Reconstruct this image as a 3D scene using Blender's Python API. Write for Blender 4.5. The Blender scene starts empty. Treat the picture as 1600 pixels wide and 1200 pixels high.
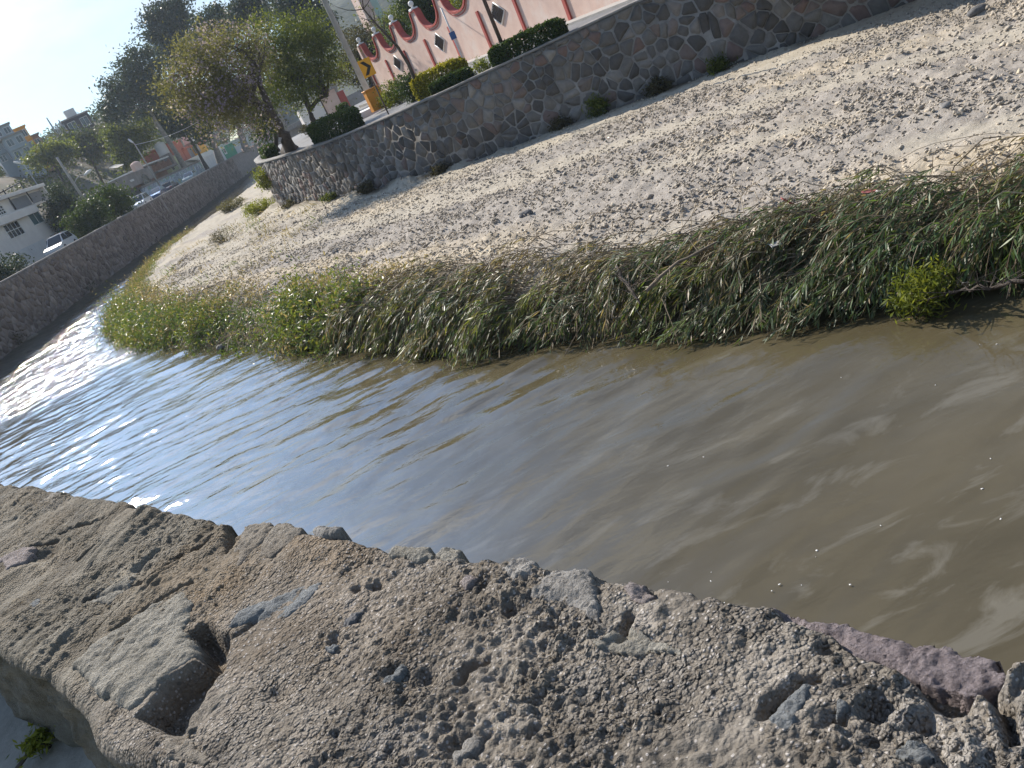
import bpy, math, random
import numpy as np
from mathutils import Vector, Matrix

random.seed(7)
RNG = np.random.default_rng(11)
SC = bpy.context.scene
COL = SC.collection
R = math.radians

# ------------------------------------------------------------------ camera
EYE = np.array([0.0, 0.0, 5.6])
FPX, PITCH, ROLL = 1290.0, R(22.0), R(25.4)
_f = np.array([0, math.cos(PITCH), -math.sin(PITCH)])
_u = np.array([0, math.sin(PITCH), math.cos(PITCH)])
_r = np.array([1.0, 0, 0])
RT = _r * math.cos(ROLL) - _u * math.sin(ROLL)
UP = _r * math.sin(ROLL) + _u * math.cos(ROLL)
cam = bpy.data.cameras.new('camera')
cam.sensor_fit = 'HORIZONTAL'; cam.sensor_width = 36.0; cam.lens = 36.0 * FPX / 1600.0
cam.clip_start = 0.05; cam.clip_end = 6000
camo = bpy.data.objects.new('camera', cam); COL.objects.link(camo)
M = Matrix.Identity(4)
for i in range(3):
    M[i][0] = RT[i]; M[i][1] = UP[i]; M[i][2] = -_f[i]; M[i][3] = EYE[i]
camo.matrix_world = M
SC.camera = camo

# ------------------------------------------------------------------ light
SUN_AZ, SUN_EL = -32.0, 36.0            # degrees, azimuth from +Y towards +X
SUN_STRENGTH, SKY_STRENGTH = 5.0, 0.112
sd = Vector((math.sin(R(SUN_AZ)) * math.cos(R(SUN_EL)), math.cos(R(SUN_AZ)) * math.cos(R(SUN_EL)), math.sin(R(SUN_EL))))
sl = bpy.data.lights.new('sun', 'SUN'); sl.energy = SUN_STRENGTH; sl.angle = R(0.5); sl.color = (1.0, 0.90, 0.765)
so = bpy.data.objects.new('sun', sl); COL.objects.link(so)
so.rotation_euler = sd.to_track_quat('Z', 'Y').to_euler()
W = bpy.data.worlds.new('World'); SC.world = W; W.use_nodes = True
nt = W.node_tree; nt.nodes.clear()
out = nt.nodes.new('ShaderNodeOutputWorld'); bg = nt.nodes.new('ShaderNodeBackground')
sky = nt.nodes.new('ShaderNodeTexSky'); sky.sky_type = 'NISHITA'; sky.sun_disc = False
sky.sun_elevation = R(SUN_EL); sky.sun_rotation = R(SUN_AZ)
sky.air_density = 1.0; sky.dust_density = 0.15; sky.ozone_density = 2.0
tc = nt.nodes.new('ShaderNodeTexCoord'); mp = nt.nodes.new('ShaderNodeMapping'); mp.inputs['Scale'].default_value = (1.6, 1.6, 4.0)
cn = nt.nodes.new('ShaderNodeTexNoise'); cn.inputs['Scale'].default_value = 2.4; cn.inputs['Detail'].default_value = 7; cn.inputs['Roughness'].default_value = 0.52
cr = nt.nodes.new('ShaderNodeValToRGB')
cr.color_ramp.elements[0].position = 0.46; cr.color_ramp.elements[0].color = (0, 0, 0, 1)
cr.color_ramp.elements[1].position = 0.66; cr.color_ramp.elements[1].color = (1, 1, 1, 1)
mx = nt.nodes.new('ShaderNodeMixRGB'); mx.inputs['Color2'].default_value = (7.2, 7.5, 8.0, 1)
mu = nt.nodes.new('ShaderNodeMath'); mu.operation = 'MULTIPLY'; mu.inputs[1].default_value = 0.75
bg.inputs['Strength'].default_value = SKY_STRENGTH
L = nt.links.new
L(tc.outputs['Generated'], mp.inputs['Vector']); L(mp.outputs['Vector'], cn.inputs['Vector'])
vd = nt.nodes.new('ShaderNodeVectorMath'); vd.operation = 'DOT_PRODUCT'; vd.inputs[1].default_value = tuple(sd)
vm = nt.nodes.new('ShaderNodeMath'); vm.operation = 'MAXIMUM'; vm.inputs[1].default_value = 0.0
vp = nt.nodes.new('ShaderNodeMath'); vp.operation = 'POWER'; vp.inputs[1].default_value = 17.0
vs_ = nt.nodes.new('ShaderNodeMath'); vs_.operation = 'MULTIPLY_ADD'; vs_.inputs[1].default_value = 6.5; vs_.inputs[2].default_value = 1.0
cc = nt.nodes.new('ShaderNodeVectorMath'); cc.operation = 'SCALE'; cc.inputs[0].default_value = (3.9, 4.1, 4.4)
L(tc.outputs['Generated'], vd.inputs[0]); L(vd.outputs['Value'], vm.inputs[0]); L(vm.outputs[0], vp.inputs[0]); L(vp.outputs[0], vs_.inputs[0])
L(vs_.outputs[0], cc.inputs['Scale']); L(cc.outputs['Vector'], mx.inputs['Color2'])
L(cn.outputs['Fac'], cr.inputs['Fac']); L(cr.outputs['Color'], mu.inputs[0]); L(mu.outputs[0], mx.inputs['Fac'])
au = nt.nodes.new('ShaderNodeMath'); au.operation = 'MULTIPLY_ADD'; au.inputs[1].default_value = 6.2; au.inputs[2].default_value = 1.0
L(vp.outputs[0], au.inputs[0])
ts = nt.nodes.new('ShaderNodeVectorMath'); ts.operation = 'MULTIPLY'; ts.inputs[1].default_value = (0.58, 0.68, 0.74)
sc2 = nt.nodes.new('ShaderNodeVectorMath'); sc2.operation = 'SCALE'
L(sky.outputs['Color'], ts.inputs[0]); L(ts.outputs['Vector'], sc2.inputs[0]); L(au.outputs[0], sc2.inputs['Scale'])
L(sc2.outputs['Vector'], mx.inputs['Color1']); L(mx.outputs['Color'], bg.inputs['Color']); L(bg.outputs['Background'], out.inputs['Surface'])
SC.view_settings.view_transform = 'Standard'; SC.view_settings.look = 'None'
SC.view_settings.exposure = 0.6; SC.view_settings.gamma = 1.0; SC.view_settings.use_curve_mapping = False
SC.render.engine = 'CYCLES'
SC.cycles.max_bounces = 6; SC.cycles.transparent_max_bounces = 8; SC.cycles.volume_bounces = 0
SC.cycles.caustics_reflective = False; SC.cycles.caustics_refractive = False
SC.cycles.use_denoising = True

# ------------------------------------------------------------------ measuring helpers
def ray(px, py):
    return _f * FPX + RT * (px - 800) - UP * (py - 600)
def at(px, py, z):
    d = ray(px, py); return EYE + d * ((z - EYE[2]) / d[2])
def atX(px, py, X):
    d = ray(px, py); return EYE + d * (X / d[0])
def atD(px, py, D):
    d = ray(px, py); return EYE + d * (D / math.hypot(d[0], d[1]))
def px_of(p):
    v = np.asarray(p, float) - EYE; z = v @ _f
    return 800 + FPX * (v @ RT) / z, 600 - FPX * (v @ UP) / z
def zat(x, y, px, py):
    d = ray(px, py); return EYE[2] + d[2] / math.hypot(d[0], d[1]) * math.hypot(x, y)

# ------------------------------------------------------------------ numpy noise
def _h(ix, iy, s):
    n = (ix.astype(np.int64) * 374761393 + iy.astype(np.int64) * 668265263 + s * 982451653) & 0xffffffff
    n = ((n ^ (n >> 13)) * 1274126177) & 0xffffffff
    n = ((n ^ (n >> 16)) * 2246822519) & 0xffffffff
    return ((n ^ (n >> 15)) & 0xffffff) / float(0xffffff)
def vnoise(x, y, s=0):
    x = np.asarray(x, float); y = np.asarray(y, float)
    ix = np.floor(x); iy = np.floor(y); fx = x - ix; fy = y - iy
    fx = fx * fx * fx * (fx * (fx * 6 - 15) + 10); fy = fy * fy * fy * (fy * (fy * 6 - 15) + 10)
    a = _h(ix, iy, s); b = _h(ix + 1, iy, s); c = _h(ix, iy + 1, s); d = _h(ix + 1, iy + 1, s)
    return (a + (b - a) * fx) * (1 - fy) + (c + (d - c) * fx) * fy
def fbm(x, y, s=0, o=4, g=0.5):
    v = 0; a = 1.0; t = 0
    for k in range(o):
        v = v + a * vnoise(x * 2 ** k + 17.3 * k, y * 2 ** k - 9.1 * k, s + k); t += a; a *= g
    return v / t
def worley(x, y, s=0):
    x = np.asarray(x, float); y = np.asarray(y, float)
    ix = np.floor(x); iy = np.floor(y)
    f1 = np.full(x.shape, 9.0); f2 = f1.copy(); idv = np.zeros(x.shape)
    for dx in (-1, 0, 1):
        for dy in (-1, 0, 1):
            cx = ix + dx; cy = iy + dy
            d = np.hypot(cx + _h(cx, cy, s) - x, cy + _h(cx, cy, s + 5) - y)
            m = d < f1
            f2 = np.where(m, f1, np.minimum(f2, d)); idv = np.where(m, _h(cx, cy, s + 9), idv); f1 = np.where(m, d, f1)
    return f1, f2, idv
def sstep(a, b, x):
    t = np.clip((np.asarray(x, float) - a) / (b - a), 0, 1); return t * t * (3 - 2 * t)

# ------------------------------------------------------------------ object helpers
def props(o, label=None, cat=None, group=None, kind=None):
    if label: o['label'] = label
    if cat: o['category'] = cat
    if group: o['group'] = group
    if kind: o['kind'] = kind
    return o
def link(name, me, parent=None):
    o = bpy.data.objects.new(name, me); COL.objects.link(o)
    if parent is not None: o.parent = parent
    return o
def thing(name, label, cat, loc=(0, 0, 0), rz=0.0, group=None):
    o = bpy.data.objects.new(name, None); COL.objects.link(o)
    o.location = loc; o.rotation_euler = (0, 0, rz); o.empty_display_size = 0.2
    return props(o, label, cat, group)
def copy_tree(o, parent=None):
    c = o.copy(); COL.objects.link(c)
    if parent is not None: c.parent = parent
    for ch in list(o.children): copy_tree(ch, c)
    return c
def npmesh(name, V, F, mats, smooth=False, tint=None, attrs=None, mi=None):
    """V (n,3); F list of (m,k) int arrays (k 3 or 4)"""
    V = np.ascontiguousarray(V, np.float32)
    if isinstance(F, np.ndarray): F = [F]
    F = [np.asarray(f, np.int32) for f in F if len(f)]
    me = bpy.data.meshes.new(name)
    me.vertices.add(len(V)); me.vertices.foreach_set('co', V.ravel())
    tot = np.concatenate([np.full(len(f), f.shape[1], np.int32) for f in F])
    idx = np.concatenate([f.ravel() for f in F])
    st = np.concatenate([[0], np.cumsum(tot)[:-1]]).astype(np.int32)
    me.loops.add(len(idx)); me.loops.foreach_set('vertex_index', idx)
    me.polygons.add(len(tot)); me.polygons.foreach_set('loop_start', st); me.polygons.foreach_set('loop_total', tot)
    for m in (mats if isinstance(mats, (list, tuple)) else [mats]): me.materials.append(m)
    if mi is not None: me.polygons.foreach_set('material_index', np.asarray(mi, np.int32))
    if smooth: me.polygons.foreach_set('use_smooth', np.ones(len(tot), bool))
    if tint is not None:
        a = me.attributes.new('tint', 'FLOAT', 'POINT'); a.data.foreach_set('value', np.asarray(tint, np.float32))
    for k, v in (attrs or {}).items():
        a = me.attributes.new(k, 'FLOAT', 'POINT'); a.data.foreach_set('value', np.asarray(v, np.float32))
    me.update(calc_edges=True)
    return me

class MB:
    def __init__(s): s.v = []; s.f = []; s.t = []; s.sm = []; s.cur = 0.5
    def add(s, vs, fs, smooth=False):
        b = len(s.v); s.v += [tuple(v) for v in vs]; s.f += [tuple(b + i for i in f) for f in fs]
        s.t += [s.cur] * len(vs); s.sm += [smooth] * len(fs)
    def box(s, x0, x1, y0, y1, z0, z1, rot=None, c=None):
        vs = [(x, y, z) for z in (z0, z1) for y in (y0, y1) for x in (x0, x1)]
        if rot is not None: vs = [tuple(rot @ Vector(v)) for v in vs]
        s.add(vs, [(0, 2, 3, 1), (4, 5, 7, 6), (0, 1, 5, 4), (2, 6, 7, 3), (0, 4, 6, 2), (1, 3, 7, 5)])
    def bbox(s, x0, x1, y0, y1, z0, z1, b=0.02):
        # box with chamfered vertical and top edges
        o = [(x0 + b, y0), (x1 - b, y0), (x1, y0 + b), (x1, y1 - b), (x1 - b, y1), (x0 + b, y1), (x0, y1 - b), (x0, y0 + b)]
        i_ = [(min(max(x, x0 + b), x1 - b), min(max(y, y0 + b), y1 - b)) for x, y in o]
        vs = [(x, y, z0) for x, y in o] + [(x, y, z1 - b) for x, y in o] + [(x, y, z1) for x, y in i_]
        fs = []
        for k in range(8):
            n = (k + 1) % 8
            fs += [(k, n, 8 + n, 8 + k), (8 + k, 8 + n, 16 + n, 16 + k)]
        fs += [tuple(range(16, 24)), tuple(range(7, -1, -1))]
        s.add(vs, fs)
    def tube(s, pts, rad, n=8, cap=True, smooth=True):
        pts = [Vector(p) for p in pts]
        if not hasattr(rad, '__len__'): rad = [rad] * len(pts)
        vs = []; ref = None
        for i, p in enumerate(pts):
            t = (pts[min(i + 1, len(pts) - 1)] - pts[max(i - 1, 0)]).normalized()
            if ref is None or abs(ref.dot(t)) > 0.97:
                ref = Vector((0, 0, 1)) if abs(t.z) < 0.9 else Vector((1, 0, 0))
            a = t.cross(ref).normalized(); b = t.cross(a).normalized(); ref = a.cross(t).normalized() if False else ref
            for k in range(n):
                an = 2 * math.pi * k / n
                vs.append(tuple(p + (a * math.cos(an) + b * math.sin(an)) * rad[i]))
        fs = []
        for i in range(len(pts) - 1):
            for k in range(n):
                m = (k + 1) % n
                fs.append((i * n + k, i * n + m, (i + 1) * n + m, (i + 1) * n + k))
        if cap: fs += [tuple(range(n - 1, -1, -1)), tuple(range((len(pts) - 1) * n, len(pts) * n))]
        s.add(vs, fs, smooth)
    def sphere(s, c, r, nu=12, nv=8, sz=1.0):
        vs = [(c[0], c[1], c[2] - r * sz)]
        for i in range(1, nv):
            a = math.pi * i / nv - math.pi / 2
            for k in range(nu):
                b = 2 * math.pi * k / nu
                vs.append((c[0] + r * math.cos(a) * math.cos(b), c[1] + r * math.cos(a) * math.sin(b), c[2] + r * sz * math.sin(a)))
        vs.append((c[0], c[1], c[2] + r * sz)); fs = []
        for k in range(nu):
            n = (k + 1) % nu
            fs.append((0, 1 + n, 1 + k)); fs.append((len(vs) - 1, 1 + (nv - 2) * nu + k, 1 + (nv - 2) * nu + n))
            for i in range(nv - 2):
                fs.append((1 + i * nu + k, 1 + i * nu + n, 1 + (i + 1) * nu + n, 1 + (i + 1) * nu + k))
        s.add(vs, fs, True)
    def lathe(s, prof, c=(0, 0, 0), n=16):
        vs = [(c[0] + r * math.cos(2 * math.pi * k / n), c[1] + r * math.sin(2 * math.pi * k / n), c[2] + z) for r, z in prof for k in range(n)]
        fs = [(i * n + k, i * n + (k + 1) % n, (i + 1) * n + (k + 1) % n, (i + 1) * n + k) for i in range(len(prof) - 1) for k in range(n)]
        fs += [tuple(range(n - 1, -1, -1)), tuple(range((len(prof) - 1) * n, len(prof) * n))]
        s.add(vs, fs, True)
    def prism(s, poly, ax, a0, a1):
        # polygon extruded along axis ax ('x','y','z')
        n = len(poly)
        def mk(p, a): return {'x': (a, p[0], p[1]), 'y': (p[0], a, p[1]), 'z': (p[0], p[1], a)}[ax]
        vs = [mk(p, a0) for p in poly] + [mk(p, a1) for p in poly]
        fs = [(k, (k + 1) % n, n + (k + 1) % n, n + k) for k in range(n)] + [tuple(range(n - 1, -1, -1)), tuple(range(n, 2 * n))]
        s.add(vs, fs)
    def build(s, name, mat, parent=None):
        me = bpy.data.meshes.new(name); me.from_pydata(s.v, [], s.f)
        for m in (mat if isinstance(mat, (list, tuple)) else [mat]): me.materials.append(m)
        me.polygons.foreach_set('use_smooth', np.array(s.sm, bool))
        a = me.attributes.new('tint', 'FLOAT', 'POINT'); a.data.foreach_set('value', np.array(s.t, np.float32))
        import bmesh
        bm = bmesh.new(); bm.from_mesh(me); bmesh.ops.recalc_face_normals(bm, faces=bm.faces); bm.to_mesh(me); bm.free()
        return link(name, me, parent)

# ------------------------------------------------------------------ materials
def nodes_of(name):
    m = bpy.data.materials.new(name); m.use_nodes = True
    return m, m.node_tree, m.node_tree.nodes['Principled BSDF']
def ramp(nt, stops, fac, interp='LINEAR'):
    r = nt.nodes.new('ShaderNodeValToRGB'); cr = r.color_ramp; cr.interpolation = interp
    while len(cr.elements) < len(stops): cr.elements.new(0.5)
    for e, (p, c) in zip(cr.elements, stops):
        e.position = p; e.color = tuple(c) + (1,) if len(c) == 3 else c
    nt.links.new(fac, r.inputs['Fac']); return r.outputs['Color']
def noise(nt, scale, detail=4, rough=0.55, vec=None, dist=0.0):
    n = nt.nodes.new('ShaderNodeTexNoise'); n.inputs['Scale'].default_value = scale; n.inputs['Detail'].default_value = detail
    n.inputs['Roughness'].default_value = rough; n.inputs['Distortion'].default_value = dist
    if vec is not None: nt.links.new(vec, n.inputs['Vector'])
    return n.outputs['Fac']
def voro(nt, scale, vec=None, feat='F1', rnd=1.0):
    n = nt.nodes.new('ShaderNodeTexVoronoi'); n.feature = feat; n.inputs['Scale'].default_value = scale; n.inputs['Randomness'].default_value = rnd
    if vec is not None: nt.links.new(vec, n.inputs['Vector'])
    return n
def coord(nt, scale=(1, 1, 1), rot=(0, 0, 0), obj=True):
    t = nt.nodes.new('ShaderNodeTexCoord'); m = nt.nodes.new('ShaderNodeMapping')
    m.inputs['Scale'].default_value = scale; m.inputs['Rotation'].default_value = rot
    nt.links.new(t.outputs['Object'], m.inputs['Vector']); return m.outputs['Vector']
def attr(nt, name):
    a = nt.nodes.new('ShaderNodeAttribute'); a.attribute_name = name; return a.outputs['Fac']
def mix(nt, fac, a, b, mode='MIX'):
    m = nt.nodes.new('ShaderNodeMixRGB'); m.blend_type = mode
    for k, v in (('Fac', fac), ('Color1', a), ('Color2', b)):
        if isinstance(v, (int, float)): m.inputs[k].default_value = v
        elif isinstance(v, tuple): m.inputs[k].default_value = v + (1,) if len(v) == 3 else v
        else: nt.links.new(v, m.inputs[k])
    return m.outputs['Color']
def math_(nt, op, a, b=0.0):
    m = nt.nodes.new('ShaderNodeMath'); m.operation = op
    for k, v in enumerate((a, b)):
        if isinstance(v, (int, float)): m.inputs[k].default_value = v
        else: nt.links.new(v, m.inputs[k])
    return m.outputs[0]
def bump(nt, bsdf, h, strength=0.5, dist=0.02, prev=None):
    b = nt.nodes.new('ShaderNodeBump'); b.inputs['Strength'].default_value = strength; b.inputs['Distance'].default_value = dist
    nt.links.new(h, b.inputs['Height'])
    if prev is not None: nt.links.new(prev, b.inputs['Normal'])
    nt.links.new(b.outputs['Normal'], bsdf.inputs['Normal']); return b.outputs['Normal']
def pmat(name, c1, c2=None, scale=3.0, rough=0.8, bmp=0.3, bscale=20.0, bdist=0.01, metal=0.0, spec=0.3, dirt=None, dscale=0.8):
    """plain painted / plastered / metal surface with uneven colour and fine relief"""
    m, nt, b = nodes_of(name); c2 = c2 or tuple(x * 0.78 for x in c1)
    v = coord(nt)
    col = ramp(nt, [(0.3, c2), (0.7, c1)], noise(nt, scale, 5, 0.6, v))
    if dirt:
        col = mix(nt, ramp(nt, [(0.5, (0, 0, 0)), (0.72, (1, 1, 1))], noise(nt, dscale, 6, 0.65, v)), col, dirt)
    nt.links.new(col, b.inputs['Base Color'])
    b.inputs['Roughness'].default_value = rough; b.inputs['Metallic'].default_value = metal
    b.inputs['Specular IOR Level'].default_value = spec
    if bmp: bump(nt, b, noise(nt, bscale, 4, 0.6, v), bmp, bdist)
    return m
def leafmat(name, stops, rough=0.6, trans=0.3, spec=0.12):
    m, nt, b = nodes_of(name)
    col = ramp(nt, stops, attr(nt, 'tint'))
    nt.links.new(col, b.inputs['Base Color']); b.inputs['Roughness'].default_value = rough; b.inputs['Specular IOR Level'].default_value = spec
    t = nt.nodes.new('ShaderNodeBsdfTranslucent')
    g = nt.nodes.new('ShaderNodeMixRGB'); g.blend_type = 'MULTIPLY'; g.inputs['Fac'].default_value = 1; g.inputs['Color2'].default_value = (1.5, 1.45, 0.7, 1)
    nt.links.new(col, g.inputs['Color1']); nt.links.new(g.outputs['Color'], t.inputs['Color'])
    ms = nt.nodes.new('ShaderNodeMixShader'); ms.inputs['Fac'].default_value = trans
    o = nt.nodes['Material Output']
    nt.links.new(b.outputs[0], ms.inputs[1]); nt.links.new(t.outputs[0], ms.inputs[2]); nt.links.new(ms.outputs[0], o.inputs['Surface'])
    return m

MAT = {}

# ================================================================== LARGE STRUCTURE
# ---- river bank outline (waterline), right -> nose -> up the left channel
BANK = np.array([(34, -22), (20, -6.2), (12.5, 2.2), (6.6, 9.3), (3.7, 12.0), (1.9, 14.0), (-0.8, 17.1), (-3.0, 20.3), (-6.4, 25.2), (-9.7, 30.2),
                 (-13.2, 35.5), (-15.6, 39.8), (-17.2, 43.0), (-18.2, 47), (-20.0, 55), (-21.9, 64), (-22.6, 73), (-22.4, 80), (-21.6, 90),
                 (-20.6, 101), (-19.8, 115), (-19.2, 130), (-18.8, 150), (-18, 190), (-14, 235)], float)
WALLP = np.array([(52, -2), (40, 6.5), (28, 16.3), (16.4, 25.8), (13.7, 28), (11.2, 30.6), (9.2, 32.3), (5.84, 34.6), (1.5, 38.2), (-1.0, 41.6), (-2.97, 45),
                  (-5.6, 50.0), (-7.6, 54.4), (-8.6, 57.2), (-9.3, 60.5), (-10.6, 70), (-10.6, 84), (-7, 100), (4, 122)], float)
def smooth_path(P, n=8):
    Q = []
    for i in range(len(P) - 1):
        p0 = P[max(i - 1, 0)]; p1 = P[i]; p2 = P[i + 1]; p3 = P[min(i + 2, len(P) - 1)]
        for k in range(n):
            t = k / n
            Q.append(0.5 * ((2 * p1) + (-p0 + p2) * t + (2 * p0 - 5 * p1 + 4 * p2 - p3) * t * t + (-p0 + 3 * p1 - 3 * p2 + p3) * t ** 3))
    Q.append(P[-1]); return np.array(Q)
class Path:
    def __init__(s, P):
        s.P = np.asarray(P, float); dl = np.hypot(*np.diff(s.P, axis=0).T); s.S = np.concatenate([[0], np.cumsum(dl)]); s.len = s.S[-1]
    def pos(s, t):
        return np.stack([np.interp(t, s.S, s.P[:, 0]), np.interp(t, s.S, s.P[:, 1])], -1)
    def nrm(s, t, e=0.35):
        d = s.pos(np.asarray(t) + e) - s.pos(np.asarray(t) - e); d = d / np.maximum(np.hypot(d[..., 0], d[..., 1]), 1e-9)[..., None]
        return np.stack([-d[..., 1], d[..., 0]], -1)            # left of travel
    def dist(s, x, y):
        """signed distance (positive on the right of travel), arc position"""
        x = np.asarray(x, float); y = np.asarray(y, float); best = np.full(x.shape, 1e9); sg = np.ones(x.shape); arc = np.zeros(x.shape)
        for i in range(len(s.P) - 1):
            a = s.P[i]; b = s.P[i + 1]; d = b - a; l2 = d @ d
            t = np.clip(((x - a[0]) * d[0] + (y - a[1]) * d[1]) / l2, 0, 1)
            ex = x - (a[0] + t * d[0]); ey = y - (a[1] + t * d[1]); dd = np.hypot(ex, ey)
            m = dd < best
            cr = d[0] * ey - d[1] * ex
            best = np.where(m, dd, best); sg = np.where(m, np.where(cr < 0, 1.0, -1.0), sg); arc = np.where(m, s.S[i] + t * math.sqrt(l2), arc)
        return best * sg, arc
BK = Path(smooth_path(BANK, 3)); WP = Path(smooth_path(WALLP, 5))

def ground_base(x, y, sdk=None):
    if sdk is None: sdk, _ = BK.dist(x, y)
    z = np.interp(sdk, [-3, -0.7, 0, 0.5, 1.2, 3, 25], [-0.9, -0.35, -0.03, 0.30, 0.55, 0.78, 1.02])
    return z + 0.16 * (fbm(x * 0.22, y * 0.22, 3, 3) - 0.5) * sstep(0.2, 3, sdk)

# ---- gravel bank terrain
def gravel_material():
    m, nt, b = nodes_of('gravel_soil'); v = coord(nt)
    cream = ramp(nt, [(0.25, (0.38, 0.325, 0.24)), (0.75, (0.56, 0.485, 0.37))], noise(nt, 1.1, 6, 0.6, v))
    grey = ramp(nt, [(0.25, (0.25, 0.226, 0.198)), (0.75, (0.41, 0.375, 0.328))], noise(nt, 5.0, 6, 0.6, v))
    sand = ramp(nt, [(0.25, (0.36, 0.32, 0.25)), (0.75, (0.50, 0.455, 0.37))], noise(nt, 2.0, 5, 0.6, v))
    mud = ramp(nt, [(0.3, (0.06, 0.05, 0.035)), (0.7, (0.15, 0.125, 0.09))], noise(nt, 4.0, 5, 0.6, v))
    c = mix(nt, attr(nt, 'grey'), cream, grey)
    c = mix(nt, attr(nt, 'sand'), c, sand)
    c = mix(nt, attr(nt, 'mud'), c, mud)
    c = mix(nt, 0.35, c, ramp(nt, [(0.2, (0.35, 0.35, 0.35)), (0.6, (1.1, 1.1, 1.1))], noise(nt, 38.0, 3, 0.7, v)), 'MULTIPLY')
    nt.links.new(c, b.inputs['Base Color']); b.inputs['Roughness'].default_value = 0.95; b.inputs['Specular IOR Level'].default_value = 0.15
    n1 = bump(nt, b, noise(nt, 16.0, 5, 0.7, v), 0.7, 0.04)
    return m
MAT['gravel'] = gravel_material()
xs = np.arange(-31, 26, 0.125)
ys = [-12.0]
while ys[-1] < 240: ys.append(ys[-1] + max(0.115, min(0.0062 * abs(ys[-1]) + 0.035, 1.5)))
ys = np.array(ys)
def zones(x, y, sdk):
    dw, arc = WP.dist(x, y); dw = -dw
    a = R(41); al = -math.sin(a) * x + math.cos(a) * y; ac = math.cos(a) * x + math.sin(a) * y
    streak = fbm(al * 0.11, ac * 0.55, 41, 4)
    sand = sstep(4.6, 1.2, dw + 3.2 * (fbm(x * 0.35, y * 0.35, 8, 3) - 0.5)) * sstep(0.30, 0.44, streak + 0.10)
    sand = np.maximum(sand, sstep(0.56, 0.66, fbm(al * 0.09, ac * 0.6, 77, 4)) * 0.75)
    grey = sstep(0.40, 0.62, streak + 0.22 * sstep(9, 5, np.abs(sdk - 8.0)) - 0.12 * sstep(5, 2.5, sdk))
    far = sstep(36, 43, y)
    sand = np.maximum(sand, far * sstep(0.35, 0.6, fbm(x * 0.4, y * 0.4, 12, 3) + 0.1) * 0.8)
    mud = sstep(1.9, 0.7, sdk + 1.2 * (fbm(x * 0.8, y * 0.8, 15, 3) - 0.5)) + 0.9 * sstep(0.9, 0.25, dw) * sstep(0.45, 0.6, fbm(x * 0.5, y * 0.5, 5, 3))
    return dw, sand, grey, np.clip(mud, 0, 1), far
def bank_z(X, Y):
    sdk, _ = BK.dist(X, Y); dw, sand, grey, mud, far = zones(X, Y, sdk)
    Z = ground_base(X, Y, sdk)
    f1, f2, _i = worley(X * 3.6, Y * 3.6, 2); g1, g2, _j = worley(X * 1.5, Y * 1.5, 31)
    amp = (0.13 * (1 - 0.7 * sand)) * sstep(0.4, 1.5, sdk)
    Z = Z + amp * ((1 - np.clip(f1, 0, 1)) ** 2 + 0.9 * (1 - np.clip(g1, 0, 1)) ** 2 * fbm(X, Y, 50, 2) * 1.6) + 0.06 * (fbm(X * 2.2, Y * 2.2, 9, 5, 0.6) - 0.5)
    Z = Z + 0.22 * sstep(0.55, 0.7, fbm(X * 0.33, Y * 0.33, 21, 3)) * sstep(1.5, 0.2, dw) * sstep(-0.3, 0.2, dw)
    Z = Z + far * 0.25 * (fbm(X * 0.8, Y * 0.8, 61, 4) - 0.45) * sstep(0.5, 2, sdk)
    return Z, sdk, dw, sand, grey, mud
def make_bank():
    X, Y = np.meshgrid(xs, ys); Z, sdk, dw, sand, grey, mud = bank_z(X, Y)
    keep = (sdk > -2.0) & (dw > -0.7)
    q = keep[:-1, :-1] & keep[1:, :-1] & keep[:-1, 1:] & keep[1:, 1:]
    idx = np.arange(X.size).reshape(X.shape)
    F = np.stack([idx[:-1, :-1][q], idx[:-1, 1:][q], idx[1:, 1:][q], idx[1:, :-1][q]], -1)
    used = np.zeros(X.size, bool); used[F.ravel()] = True; re = np.cumsum(used) - 1
    V = np.stack([X.ravel(), Y.ravel(), Z.ravel()], -1)[used]
    me = npmesh('gravel_bank', V, re[F], MAT['gravel'], True, attrs={'sand': sand.ravel()[used], 'grey': grey.ravel()[used], 'mud': mud.ravel()[used]})
    return props(link('gravel_bank', me), kind='structure')
make_bank()

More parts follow.
